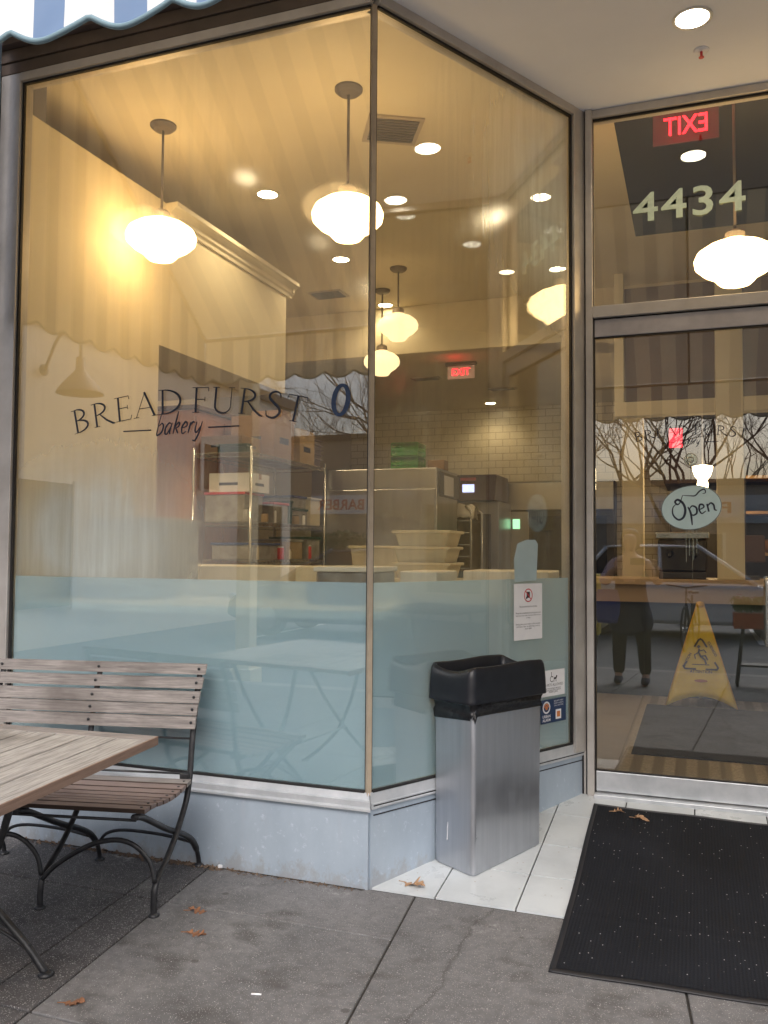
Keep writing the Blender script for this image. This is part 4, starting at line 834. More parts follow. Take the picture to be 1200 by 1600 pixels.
SPK = thing('sprinkler_head', 'small red tipped sprinkler head on the soffit behind the downlight', 'sprinkler', (1.284,.863,ZSOF))
mb = MB(); mb.lathe([(.035,-.001),(.033,-.006),(.012,-.008),(0,-.009)], 20); obj('escutcheon', mb, M_SOFFIT, SPK, smooth=True)
mb = MB(); mb.lathe([(.006,-.009),(.006,-.03),(.012,-.034),(.012,-.037),(0,-.038)], 12); obj('head', mb, M_RED, SPK)
def vent(label, x, y, z, w=.3, d=.3, dome=False, rz=0.):
    t = thing('ceiling_vent', label, 'vent', (x,y,z), rz, 'ceiling air vents')
    b = MB(); b.box(-w/2,w/2,-d/2,d/2,-.012,-.001); obj('frame', b, mat('tan_vent_metal', (.40,.33,.24), .6) if 'tan_vent_metal' not in bpy.data.materials else bpy.data.materials['tan_vent_metal'], t)
    b = MB(); [b.box(-w*.42,w*.42,-d*.42+d*.84*i/9,-d*.42+d*.84*i/9+d*.05,-.018,-.0125) for i in range(9)]; obj('louvre', b, M_DARK, t)
    return t
vent('square ceiling vent behind the bright pendant stem', -.40, 1.36, 3.68, .32, .32, rz=.5)
vent('dark ceiling vent left of the third downlight', -2.05, 4.2, 3.68, .34, .24)
vent('small ceiling vent left of the inside exit sign', -1.72, 6.3, 3.25, .34, .16)
vent('small ceiling vent in front of the tiled wall', -1.0, 7.2, 3.25, .34, .14)
def exit_sign(label, x0, x1, y, z0, z1, panel, mirror, housing=False):
    t = thing('exit_sign', label, 'exit sign', ((x0+x1)/2,y,z1)); w_, h_ = x1-x0, z1-z0
    b = MB(); b.box(-w_/2,w_/2,-.004,.004,-h_,0); obj('panel', b, panel, t, bev=.002)
    b = MB(); b.box(-w_*.56,w_*.56,-.03,.03,.0005,.035); obj('housing', b, M_DARK, t)
    vf = text_mb('EXIT', w_*.66, h_*.56, bold=.008); b = MB()
    if mirror: vf = ([(w_*.33-v[0], 0, v[2]) for v in vf[0]], vf[1])
    else: vf = ([(v[0]-w_*.33, 0, v[2]) for v in vf[0]], vf[1])
    b.add([(v[0],-.006,v[2]-h_*.74) for v in vf[0]], vf[1]); obj('letters', b, M_EXITL, t)
    lampl('lamp', (0,-.28,-h_/2), 2.0 if mirror else .35, (1.,.04,.05), 'POINT', .05, None, t)
    return t
exit_sign('red glowing exit sign seen from behind in the dark transom window', 1.037, 1.377, 1.6, 3.455, 3.635, M_EXITP, True)
exit_sign('small red exit sign on a pale board hanging deep inside the bakery', -1.26, -.96, 5.6, 3.07, 3.21, M_PAPER, False)
mb = MB(); mb.box(-.065,.065,-.02,.02,-.1,.1); tag(obj('red_lit_box', mb, emit('red_glow', (1.,.05,.08), 1.2), bev=.01), 'glowing red box hanging behind the door lettering', 'light box', None, (1.055,6.0,2.40))
lampl('back_lamp', (1.31,6.0,1.8), 14, WARM)
# ---------------------------------------------------------------- things stuck on the glass
OP = thing('open_sign', 'pale blue oval Open sign with a curl, hung on the door glass', 'open sign', (1.22,YC-.02,1.449))
el = [(.1425*cos(2*pi*i/40), .110*sin(2*pi*i/40)+.0) for i in range(40)]; rt_ = .16
el = [(a*cos(rt_)-b*sin(rt_), a*sin(rt_)+b*cos(rt_)) for a,b in el]
mb = MB(); mb.prism(el, 'y', -.003, .003); obj('board', mb, mat('pale_blue_sign', (.60,.76,.78), .45, 0, (.52,.68,.70), 8.), OP, bev=.001)
mb = MB(); e2 = [(a*.985,b*.985) for a,b in el]; mb.tube([(a,-.0032,b) for a,b in e2+e2[:1]], .0012, 5); obj('rim', mb, M_NAVY, OP)
PO = Pl((0,0,0), 0); mb = MB()
def osc(P, wd, n): PO.ribbon(mb, P, wd, 0, .0, n, .058, .17)
osc(spline([(-1.05,.55),(-1.45,.25),(-1.55,-.35),(-1.2,-.85),(-.75,-.7),(-.5,-.1),(-.6,.5),(-.95,.85),(-1.2,.7),(-1.05,.45),(-.8,.6),(-.5,1.15)]), taper(67,.05,.20), .0036)
osc(spline([(-.5,1.15),(.1,1.0),(.5,.95),(.9,1.25),(1.3,1.35),(1.35,1.05),(1.1,1.0)]), taper(37,.04,.12), .0038)
osc(spline([(-.25,.1),(-.12,-.5),(-.18,-1.5)]), taper(13,.09,.17), .0040); osc(spline([(-.15,-.1),(.1,.12),(.4,-.1),(.35,-.55),(.05,-.68),(-.15,-.5)]), taper(31,.07,.16), .0042)
osc(spline([(.62,-.3),(1.0,-.15),(.95,.08),(.72,.1),(.6,-.3),(.75,-.65),(1.1,-.5)]), taper(37,.07,.15), .0044)
osc(spline([(1.3,.08),(1.33,-.6)]), .14, .0046); osc(spline([(1.33,-.1),(1.6,.1),(1.8,-.1),(1.82,-.5),(1.98,-.6)]), taper(25,.08,.15), .0048)
obj('script_lettering', mb, M_NAVY, OP)
mb = MB(); mb.tube([(0,0,.105),(.0,0,.24)], .0012, 5); obj('cord', mb, M_DARK, OP)
SCP = thing('suction_hook', 'clear round suction cup hook on the door glass above the Open sign', 'hook', (1.22,YC-.0045,1.69))
mb = MB(); mb.at((0,0,0), 0, pi/2).lathe([(0,.0),(.03,.0),(.031,.004),(.022,.010),(.012,.014),(.010,.022),(0,.024)], 24); obj('cup', mb, G_PLAIN, SCP, smooth=True)
mb = MB(); mb.tube([(.0305*cos(a*pi/12),-.003,.0305*sin(a*pi/12)) for a in range(25)], .0022, 6, cap=False); mb.tube([(.013*cos(a*pi/12),-.012,.013*sin(a*pi/12)) for a in range(25)], .002, 6, cap=False); mb.tube([(0,-.02,0),(0,-.024,-.02),(0,-.018,-.035)], .002, 6); obj('rim', mb, mat('cloudy_clear_plastic', (.5,.46,.38), .2), SCP, smooth=True)
WCH = thing('wind_chime', 'thin metal chime rods hanging below the Open sign', 'chime', (1.22,YC+.045,1.34))
for i,(x,l) in enumerate(((-.025,.16),(-.01,.13),(.01,.15),(.025,.12))): mb = MB(); mb.tube([(x,0,0),(x,0,-l)], .0022, 6); obj('rod', mb, M_CHROME, WCH)
mb = MB(); mb.tube([(0.004,0,0),(0.004,0,-.28)], .0012, 5); obj('cord', mb, M_CHROME, WCH)
mb = MB(); mb.box(-.04,.04,-.012,.012,0,.008); obj('bar', mb, M_DARK, WCH)
def tB(x): return x/cos(TH)
NB = thing('paper_notice', 'white paper notice with a red prohibition circle taped on the splayed window', 'notice', (0,0,0))
n0 = .0012
mb = MB(); PB.box(mb, .8985, 1.112, n0, n0+.0008, .803, 1.071); obj('sheet', mb, M_PAPER, NB)
mb = MB(); c_ = arc(0,0,.030,.030,0,360,24); PB.ribbon(mb, c_, .005, 1.005, 1.015, n0+.0013); PB.ribbon(mb, [(-.021,.021),(.021,-.021)], .005, 1.005, 1.015, n0+.0016); obj('prohibition_ring', mb, M_RED, NB)
mb = MB(); PB.box(mb, .993, 1.017, n0+.0009, n0+.0011, 1.003, 1.032); PB.box(mb, .988, .998, n0+.0009, n0+.0011, .998, 1.008)
for s_, w_, z in (('No outside food or drinks', .13, .958), ('Please be considerate of other guests and', .185, .925), ('keep your stay under one hour while we are', .185, .914), ('so busy', .03, .903), ('Kindly place your order at the counter', .185, .872), ('and take a seat, we will bring it out to', .175, .861), ('your table', .05, .850)):
    PB.put(mb, text_mb(s_, w_), 1.005-w_/2, z, n0+.0012)
obj('print', mb, M_INK, NB)
TPP = MB()
q = [(.905,1.08),(.90,1.19),(.925,1.262),(.99,1.282),(1.06,1.283),(1.08,1.262),(1.068,1.085)]
TPP.add([PB.p(a,b,.0010) for a,b in q]+[PB.p(a,b,.0016) for a,b in q], [tuple(range(7)), tuple(range(7,14))]+[(i,(i+1)%7,7+(i+1)%7,7+i) for i in range(7)])
tag(obj('film_patch', TPP, mat('pale_grey_film', (.40,.50,.52), .6, 0, (.34,.44,.46), 6.)), 'torn patch of pale frosted film stuck above the paper notice', 'film patch')
S1 = thing('no_pets_sticker', 'white no pets allowed sticker at the lower right of the splayed window', 'sticker', (0,0,0))
mb = MB(); PB.box(mb, 1.105, 1.292, n0, n0+.0006, .515, .642); obj('sheet', mb, M_PAPER, S1)
mb = MB(); PB.put(mb, text_mb('NO PETS ALLOWED', .16), 1.118, .563, n0+.001); PB.put(mb, text_mb('Service animals welcome', .12), 1.138, .549, n0+.001); PB.put(mb, text_mb('please keep them leashed', .12), 1.138, .538, n0+.001); PB.put(mb, text_mb('thank you', .07), 1.163, .527, n0+.001)
PB.ribbon(mb, arc(0,0,.013,.013,60,320,14), .0035, 1.188, .597, n0+.001); PB.ribbon(mb, [(-.004,.035),(-.003,.012),(.010,.010)], .004, 1.188, .597, n0+.0012); PB.ribbon(mb, [(.015,.002),(.034,.004),(.040,.016)], .010, 1.188, .597, n0+.0012); PB.ribbon(mb, [(.018,0),(.016,-.014)], .004, 1.188, .597, n0+.001); PB.ribbon(mb, [(.032,.0),(.034,-.014)], .004, 1.188, .597, n0+.001); obj('print', mb, M_INK, S1)
S2 = thing('alarm_sticker', 'navy security sticker with a white and orange round emblem below the white sticker', 'sticker', (0,0,0))
mb = MB(); PB.box(mb, 1.10, 1.302, n0, n0+.0006, .385, .500); obj('sheet', mb, mat('navy_sticker', (.015,.04,.11), .4), S2)
mb = MB(); PB.ribbon(mb, arc(0,0,.026,.026,0,360,24), .008, 1.145, .462, n0+.001); PB.put(mb, text_mb('URBAN', .062, .014, bold=.02), 1.114, .412, n0+.001); PB.put(mb, text_mb('ALARM', .062, .014, bold=.02), 1.114, .394, n0+.001)
for k, s_ in enumerate(('SECURITY FIRST', 'SAFETY ALWAYS', 'CALL ANYTIME')): PB.put(mb, text_mb(s_, .075, .007), 1.205, .484-.011*k, n0+.001)
PB.box(mb, 1.218, 1.262, n0+.0008, n0+.0010, .398, .445); obj('white_print', mb, M_PAPER, S2)
mb = MB(); PB.ribbon(mb, arc(0,0,.016,.016,0,180,14), .008, 1.145, .462, n0+.001); PB.ribbon(mb, arc(0,0,.006,.006,0,360,14), .008, 1.145, .460, n0+.0012); obj('orange_emblem', mb, mat('orange_print', (.62,.20,.05), .5), S2); mb = MB(); PB.box(mb, 1.227, 1.253, n0+.0013, n0+.0015, .408, .436); obj('orange_square', mb, bpy.data.materials['orange_print'], S2)
S3 = thing('window_sticker', 'small round red and white sticker low on the left window behind the bench', 'sticker', (-1.70,-.004,.45))
mb = MB(); mb.at((0,0,0),0,pi/2).lathe([(0,0),(.028,0),(.028,.001),(0,.001)], 20); obj('disc', mb, M_PAPER, S3)
mb = MB(); mb.at((0,0,0),0,pi/2).lathe([(0,.0012),(.015,.0012),(.015,.0018),(0,.0018)], 16); obj('centre_dot', mb, M_RED, S3)

HD = thing('dark_equipment_wall', 'tall dark brown kitchen hood and equipment wall behind the espresso machine', 'kitchen hood', (2.0,7.9,0))
mb = MB(); mb.box(-1.05,1.6,-.3,.5,0,1.9); obj('cabinet', mb, M_DARK, HD, bev=.01)
mb = MB(); mb.prism([(-.75,2.02),(.55,2.02),(.55,2.9),(-.25,2.9)], 'x', -1.1, 1.65); obj('hood', mb, mat('dark_brown_hood', (.06,.035,.02), .45, .3), HD, bev=.01)
def rebase(root, loc):
    root.location = loc
    for ch in root.children: ch.location = (-loc[0], -loc[1], -loc[2])
rebase(NB, PB.p(1.005, .803)); rebase(S1, PB.p(1.198, .515)); rebase(S2, PB.p(1.2, .385))

GB = thing('grey_mixer_cabinet', 'blurred grey cabinet box on the work counter behind the foggy left end of the window', 'cabinet', (-1.55,.72,.971))
mb = MB(); mb.box(-.26,.2,-.16,.16,0,.42); obj('body', mb, mat('blue_grey_enamel', (.34,.38,.42), .5), GB, bev=.02)
mb = MB(); mb.box(-.22,.16,-.175,-.1605,.06,.36); obj('cabinet_door', mb, mat('pale_grey_enamel', (.55,.58,.60), .5), GB, bev=.01)
r = random.Random(12); cols = [M_CLEAR, M_TUB, M_CARD2, M_GREEND, M_PAPER, M_RED]
for k in range(14):
    z = (z2, z3)[k%2]; y = 3.45+.105*k; x = -2.48+.03*(k%3); h = r.uniform(.08,.15); rad = r.uniform(.028,.042)
    jt = thing('food_jar', 'x', 'jar', (x,y,z+.002), 0, 'jars along the front of the wire rack')
    jt['label'] = '%s food jar on the %s rack shelf, %s from the near end' % (['cloudy','cream','tan','dark green','white','red'][k%6], ['upper middle','lower middle'][k%2], ['first','second','third','fourth','fifth','sixth','seventh'][k//2])
    b = MB(); b.lathe([(0,0),(rad,0),(rad,h*.8),(rad*.8,h*.9),(0,h*.9)], 14); obj('body', b, cols[k%6], jt, smooth=True, auto=True)
    b = MB(); b.lathe([(0,h*.9+.001),(rad*.85,h*.9+.001),(rad*.85,h),(0,h)], 14); obj('lid', b, M_WHITE if k%2 else M_DARK, jt)
for k in range(9):
    b = MB(); b.box(-.19,.19,-.13,.13,0,.016); tag(obj('baking_sheet', b, M_STEEL if k%2 else M_DARK, bev=.003), ['lowest','second','third','fourth','middle','sixth','seventh','eighth','topmost'][k]+' baking sheet of the stack on the low rack shelf, counted upwards', 'baking sheet', 'baking sheets stacked on the rack', (-2.60+.01*(k%3),3.6,.355+.02*k))
for k in range(3):
    b = MB(); b.grid(lambda u,v: ((.13+.01*sin(u*9+k))*sin(pi*min(1,v*1.02))**.5*cos(2*pi*u), .11*sin(pi*min(1,v*1.02))**.5*sin(2*pi*u), .36*v+.02*sin(u*12)), 18, 10)
    tag(obj('flour_bag', b, M_PAPER if k != 1 else M_CARD2, smooth=True), ['nearest white paper flour bag on the low rack shelf','brown paper flour bag on the low rack shelf','farthest white paper flour bag on the low rack shelf'][k], 'flour bag', 'flour bags on the low rack shelf', (-2.62,4.1+.27*k,.355), None)

slab_board('steel_tray', 'long pale steel tray on the counter behind the frosted film, right of the flour bin', -.63, -.52, 1.05, 1.45, .971, 1.10, M_WHITE, 'tray')
slab_board('white_board', 'white cutting board pile at the right end of the work counter', -.20, .0, .95, 1.35, .971, 1.12, M_WHITE, 'board')
# ---------------------------------------------------------------- bin
def rrect(hx, hy, r, n=5):
    out = []
    for (cx,cy,a0) in ((hx-r,hy-r,0),(-hx+r,hy-r,90),(-hx+r,-hy+r,180),(hx-r,-hy+r,270)):
        for i in range(n+1): a = radians(a0+90*i/n); out.append((cx+r*cos(a), cy+r*sin(a)))
    return out
def loft(mb, rings, cap0=True, cap1=True):
    n = len(rings[0]); vs = [p for r in rings for p in r]
    fs = [(i*n+j, i*n+(j+1)%n, (i+1)*n+(j+1)%n, (i+1)*n+j) for i in range(len(rings)-1) for j in range(n)]
    if cap0: fs.append(tuple(range(n))[::-1])
    if cap1: fs.append(tuple((len(rings)-1)*n+j for j in range(n)))
    return mb.add(vs, fs)
BA = radians(62.4); BXY = (.3855, .4525)
BN = thing('litter_bin', 'slim brushed steel litter bin with a black open rubber lid beside the splayed window', 'litter bin', (*BXY, 0), BA)
def bz(x, y):   # ramp height under a local point
    return tz(BXY[1] + x*sin(BA) + y*cos(BA))
mb = MB(); R_ = []
for k, z in enumerate((0., .006, .3, .50, .612)):
    s = .0 if k else -.004; t_ = z/.6*.004
    R_.append([(x, y, (bz(x,y)+.003+z) if k < 2 else z) for x, y in rrect(.2235+s+t_, .110+s+t_, .019, 6)])
loft(mb, R_, True, False); obj('body', mb, M_BINSTEEL, BN, smooth=True, auto=True)
mb = MB(); R_ = []
for k in range(6):
    f = k/5; base = rrect(.2315+.004*sin(f*9), .1185+.003*sin(f*7+1), .022, 14)
    R_.append([(x*(1+.006*sin(i*1.7+k*2.1)), y*(1+.016*sin(i*1.1+k*1.7)), .610-.075*f+(.012*sin(i*.55+2)+.007*sin(i*1.9) if k == 5 else 0)+.003*sin(i*2.3+k)) for i,(x,y) in enumerate(base)])
loft(mb, R_, False, False); obj('bin_bag', mb, M_BAG, BN, smooth=True)
LR = [(-.004,.600,0),(.009,.598,0),(.012,.602,0),(.010,.612,.0),(.008,.66,.1),(.004,.705,.4),(.0,.732,.8),(-.008,.746,1),(-.016,.749,1),(-.024,.742,1),(-.030,.70,.8),(-.036,.64,.4),(-.040,.585,0)]
mb = MB(); R_ = []
for off, z, dip in LR:
    hx, hy = .249+off, .124+off*.6; pts = rrect(hx, hy, max(.012, .030+off*.4), 6)
    row = []
    for (x,y) in pts:
        d = .026*dip*max(0, 1-(y/(hy*.92))**2)*(1 if abs(x) > hx*.90 else 0)
        row.append((x, y, z-d+(.004*sin(x*16) if dip > .5 else 0)))
    R_.append(row)
# add subdivisions along the ends: interpolate between ring points for a smooth dip
def densify(r, m=6):
    out = []
    for i in range(len(r)):
        a, b = r[i], r[(i+1)%len(r)]; L_ = math.dist(a[:2], b[:2]); k = m if L_ > .05 else 1
        for j in range(k): f = j/k; out.append(tuple(a[q]+(b[q]-a[q])*f for q in range(3)))
    return out
R2 = []
for (off, z, dip), r in zip(LR, R_):
    hx, hy = .249+off, .124+off*.6; rr_ = densify([(x,y,z) for x,y,_ in r]); R2.append([(x, y, z_-(.026*dip*max(0,1-(y/hy)**2)*max(0,min(1,(abs(x)-hx*.80)/(hx*.18))))+(.003*sin(x*16) if dip > .5 else 0)) for x,y,z_ in rr_])
loft(mb, R2, False, True); obj('lid', mb, M_LID, BN, smooth=True)
mb = MB(); mb.tube([(-.22,.03,.12),(-.2265,.031,.07),(-.2262,.033,.02)], .0012, 5); obj('scratch', mb, M_PAPER, BN)
# ---------------------------------------------------------------- bench
def fold_bench():
    t = thing('garden_bench', 'folding garden bench of weathered grey slats on black iron legs against the frosted window', 'bench', (-.744,-.025,SW), radians(11.8))
    xs = (0., -.447, -.893)
    for i, (y0,z0,y1,z1) in enumerate(((-.054,.862,-.076,.822),(-.083,.809,-.104,.768),(-.111,.755,-.130,.712),(-.130,.707,-.142,.665),(-.142,.658,-.153,.612))):
        b = MB(); nx, nz = (z0-z1), -(y0-y1); l = math.hypot(nx,nz); nx, nz = -nx/l*.014, -nz/l*.014 if 0 else .004; e = .03-.003*i
        b.prism([(y0,z0),(y1,z1),(y1+nx,z1-nz),(y0+nx,z0-nz)], 'x', -.923-.004*i, e); obj('back_slat', b, M_SLAT, t, bev=.003)
        b = MB()
        for x in xs: b.at((x, (y0+y1)/2+nx-.0015, (z0+z1)/2), 0, pi/2).lathe([(0,0),(.006,0),(.006,.003),(.003,.005),(0,.005)], 10)
        obj('bolt', b, M_BLACK, t)
    n = 8
    for i in range(n):
        f0, f1 = i/n, (i+1)/n-.024
        def sy(f): return -.205-.462*f
        def sz(f): return .418-.018*sin(pi*min(1,f*1.25))+ .012*f
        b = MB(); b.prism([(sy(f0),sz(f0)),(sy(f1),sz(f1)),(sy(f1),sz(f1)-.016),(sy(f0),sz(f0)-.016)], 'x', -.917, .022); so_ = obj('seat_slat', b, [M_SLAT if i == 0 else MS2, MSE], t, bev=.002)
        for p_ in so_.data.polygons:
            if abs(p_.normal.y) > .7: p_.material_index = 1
        b = MB(); fm = (f0+f1)/2
        for x in xs: b.at((x, sy(fm), sz(fm)-.001)).lathe([(0,0),(.0055,0),(.0055,.003),(0,.004)], 10)
        obj('bolt', b, M_BLACK, t)
    for x in xs:
        b = MB(); P = spline([(x,-.508,.004),(x,-.509,.06),(x,-.490,.115),(x,-.384,.172),(x,-.291,.238),(x,-.205,.325),(x,-.172,.40),(x,-.160,.45),(x,-.145,.55),(x,-.110,.70),(x,-.066,.82),(x,-.058,.845)], 4); b.tube(P, .0085, 8, 1.5)
        obj('leg', b, M_BLACK, t, smooth=True)
        x2 = x-.016; b = MB(); P = spline([(x2,.0,.004),(x2,-.006,.035),(x2,-.035,.085),(x2,-.10,.145),(x2,-.20,.198),(x2,-.29,.236),(x2,-.40,.287),(x2,-.525,.350),(x2,-.60,.385),(x2,-.655,.400)], 4)
        b.tube(P, [.0085]*8+[.012]*(len(P)-8), 8, 1.2); obj('leg', b, M_BLACK, t, smooth=True)
        b = MB(); b.lathe([(0,0),(.021,0),(.022,.004),(.014,.010),(.009,.014),(0,.014)], 16, x, -.508); obj('foot_pad', b, M_BLACK, t, smooth=True); b = MB(); b.lathe([(0,0),(.021,0),(.022,.004),(.014,.010),(.009,.014),(0,.014)], 16, x2, .0); obj('foot_pad', b, M_BLACK, t, smooth=True)
        b = MB(); b.prism([(-.20,.402),(-.66,.402),(-.66,.392),(-.20,.392)], 'x', x-.026, x-.006); obj('seat_rail', b, M_BLACK, t)
    for x0, x1 in ((0,-.447),(-.447,-.893)):
        w = x1-x0; b = MB(); P = spline([(x0,-.505,.12),(x0+w*.05,-.500,.19),(x0+w*.18,-.50,.246),(x0+w*.34,-.50,.264),(x0+w*.54,-.50,.246),(x0+w*.74,-.50,.200),(x0+w*.90,-.500,.150),(x1+.004,-.505,.105)], 4); b.tube(P, .0075, 8, 1.3); obj('arched_stretcher', b, M_BLACK, t, smooth=True)
        b = MB(); P = spline([(x0-.016,-.11,.138),(x0+w*.35,-.06,.142),(x0+w*.75,-.03,.142),(x0+w*.95,-.02,.120),(x1-.016,-.015,.07)], 4); b.tube(P, .007, 8); obj('arched_stretcher', b, M_BLACK, t, smooth=True)
    b = MB(); b.tube([(xs[2],-.139,.565),(xs[0],-.139,.565)], .0045); b.tube([(xs[2],-.172,.43),(xs[0],-.172,.43)], .0045); b.tube([(xs[2]-.016,-.64,.385),(xs[0]-.016,-.64,.385)], .0055); obj('cross_rod', b, M_BLACK, t, smooth=True)
    b = MB(); b.box(-.035,.004,-.19,-.165,.40,.435); obj('hinge_bracket', b, M_BLACK, t, bev=.003)
    return t
MS2 = wood('brown_seat_slat_wood', (.19,.14,.125), (.27,.21,.19), (.12,.085,.075), (.5,9,9))
MSE = mat('gap_shade_slat_edge', (.045,.028,.02), .9)  # slat sides coloured dark, painting the shade between the seat slats
fold_bench()
# ---------------------------------------------------------------- table
TB = thing('folding_table', 'weathered wooden slat table on black iron scissor legs in front of the bench', 'table', (-.433,-.82,SW), radians(7))
TZ = .729; wt = .109; tilt = .016
def tt(x, z): return z - tilt*x
n = 9
for i in range(n):
    x1 = -.002-i*wt; x0 = x1-wt+.006; mb = MB(); y1, y0 = -.072, -1.05
    mb.add([(x,y,tt(x,z)) for z in (TZ-.021,TZ) for x,y in ((x0,y0),(x1,y0),(x1,y1),(x0,y1))], [(0,3,2,1),(4,5,6,7),(0,1,5,4),(1,2,6,5),(2,3,7,6),(3,0,4,7)]); obj('top_slat', mb, M_TOPW, TB, bev=.0025)
for y0, y1 in ((-.069,0.0),(-1.12,-1.053)):
    mb = MB(); x0, x1 = -n*wt, -.0
    mb.add([(x,y,tt(x,z)) for z in (TZ-.0205,TZ+.0003) for x,y in ((x0,y0),(x1,y0),(x1,y1),(x0,y1))], [(0,3,2,1),(4,5,6,7),(0,1,5,4),(1,2,6,5),(2,3,7,6),(3,0,4,7)]); obj('end_board', mb, M_SLAT, TB, bev=.0025)
mb = MB(); mb.add([(x,y,tt(x,z)) for z in (TZ-.028,TZ-.0005) for x,y in ((-.0015,-1.118),(.004,-1.118),(.004,-.001),(-.0015,-.001))], [(0,3,2,1),(4,5,6,7),(0,1,5,4),(1,2,6,5),(2,3,7,6),(3,0,4,7)]); obj('edge_strip', mb, M_TOPE, TB, bev=.001)
for y in (-.16,-.90):
    for P in ([(-.285,y,.004),(-.36,y,.09),(-.50,y,.215),(-.64,y,.37),(-.76,y,.54),(-.84,y,.70)], [(-.40,y+.02,.70),(-.44,y+.02,.52),(-.485,y+.02,.375),(-.56,y+.02,.225),(-.68,y+.02,.10),(-.80,y+.02,.004)]):
        mb = MB(); mb.tube(spline(P, 5), .0125, 8, 1.0); obj('leg', mb, M_BLACK, TB, smooth=True)
        mb = MB(); fx, fy = (P[0][0], P[0][1]) if P[0][2] < .1 else (P[-1][0], P[-1][1]); mb.lathe([(0,0),(.024,0),(.026,.005),(.015,.014),(0,.015)], 16, fx, fy); obj('foot_pad', mb, M_BLACK, TB, smooth=True)
    mb = MB(); mb.box(-.90,-.30,y-.012,y+.03,.695,.704); obj('top_bracket', mb, M_BLACK, TB)
mb = MB(); mb.tube(spline([(-.33,-.16,.06),(-.45,-.16,.12),(-.60,-.16,.15),(-.78,-.14,.03)],5), .006); mb.tube(spline([(-.34,-.16,.085),(-.46,-.16,.15),(-.60,-.16,.18)],5), .005); mb.tube([(-.52,-.16,.24),(-.52,-.90,.24)], .007); obj('stretcher', mb, M_BLACK, TB, smooth=True)
mb = MB(); mb.box(-.10,-.05,-.9,-.16,.690,.707); mb.box(-.93,-.88,-.9,-.16,.700,.712); obj('batten', mb, M_TOPE, TB)
# ---------------------------------------------------------------- door mat
DM = thing('entrance_mat', 'large charcoal ribbed carpet mat running from the sidewalk up to the door', 'mat', (0,0,0))
MC = [Vector((.785,-.433)), Vector((1.70,-.40)), Vector((1.672,1.075)), Vector((.759,1.116))]
def mz(x, y):
    g = SW if y < 0 else tz(y); return g+.004+.006*math.exp(-(y/.10)**2)+.0025*sin(y*9+x*2)+.0015*sin(x*14+y*3)
def mg(u, v, e=0.):
    a = MC[0].lerp(MC[1], u); b = MC[3].lerp(MC[2], u); p = a.lerp(b, v); return (p.x, p.y, mz(p.x,p.y)+e)
mb = MB(); mb.grid(lambda u,v: mg(.022+.956*u, .016+.968*v, .0075), 60, 100); obj('carpet', mb, M_MAT, DM, smooth=True)
mb = MB(); mb.grid(lambda u,v: mg(u, v, .0035+.0015*sin(u*200)*0), 60, 100); obj('rubber_backing', mb, M_MATE, DM, smooth=True, solid=.0045)
# ---------------------------------------------------------------- leaves and litter
def oak_leaf(size, seed, m_):
    r = random.Random(seed); pts = []; lob = [(0,.04),(.10,.10),(.18,.42),(.24,.46),(.28,.16),(.36,.20),(.44,.60),(.53,.62),(.56,.22),(.64,.22),(.72,.50),(.80,.46),(.84,.18),(.92,.20),(1.,.02)]
    R = [(x, y*.55*(1+r.uniform(-.22,.22))) for x,y in lob]; Lf = [(x+.02*r.uniform(-1,1), -y*.55*(1+r.uniform(-.22,.22))) for x,y in lob]
    b = MB(); vs = []
    def cz(x, y): return .05+.25*abs(y)*(1+.5*sin(x*7+seed))+.10*sin(x*5+seed)+.06*sin(y*14+seed*2)
    n = len(lob)
    for (x,y) in R: vs.append((x*size, y*size, max(.02,cz(x,y))*size))
    for (x,y) in lob: vs.append((x*size, 0, max(.02,cz(x,0)*.7)*size))
    for (x,y) in Lf: vs.append((x*size, y*size, max(.02,cz(x,y))*size))
    fs = [(i,i+1,n+i+1,n+i) for i in range(n-1)]+[(n+i,n+i+1,2*n+i+1,2*n+i) for i in range(n-1)]
    b.add(vs, fs); b.tube([(-.28*size,.01*size,.03*size),(-.1*size,0,.05*size),(.1*size,0,.06*size)], .0012, 5); return obj('fallen_leaf', b, m_, solid=.0008)
LV = [(-.545,-.44,SW,.07,.2,0,'upper of the two brown oak leaves lying on the slab between bench and bin'), (-.45,-.60,SW,.075,.1,0,'lower of the two brown oak leaves lying on the slab between bench and bin'),
      (-.53,-1.13,SW,.065,.3,0,'brown oak leaf at the bottom left corner of the slab'), (.125,.085,tz(.08),.10,-.3,1,'pale shrivelled oak leaf on the white tile beside the bulkhead corner'),
      (.855,1.03,mz(.86,1.03)+.008,.055,.2,1,'smaller pale leaf on the mat near its back left corner'), (.955,.985,mz(.96,.98)+.008,.075,-.3,1,'larger pale leaf on the mat near the door')]
for i,(x,y,z,s,rz,k,l) in enumerate(LV): tag(oak_leaf(s, i+1, M_LEAF[k]), l, 'leaf', 'fallen oak leaves', (x,y,z), rz)
mb = MB(); mb.tube([(0,0,.003),(.03,.008,.003)], .0028, 8); tag(obj('cigarette_butt', mb, M_PAPER, smooth=True), 'tiny white cigarette stub lying on the front slab', 'litter', None, (-.035,-.89,SW))
mb = MB(); mb.at((0,0,.006), .5).box(-.009,.009,-.006,.006,-.006,.008); tag(obj('paper_scrap', mb, M_PAPER, bev=.002), 'crumpled white paper scrap by the bulkhead next to the bench foot', 'litter', None, (-.66,-.02,SW))
mb = MB(); r = random.Random(3)
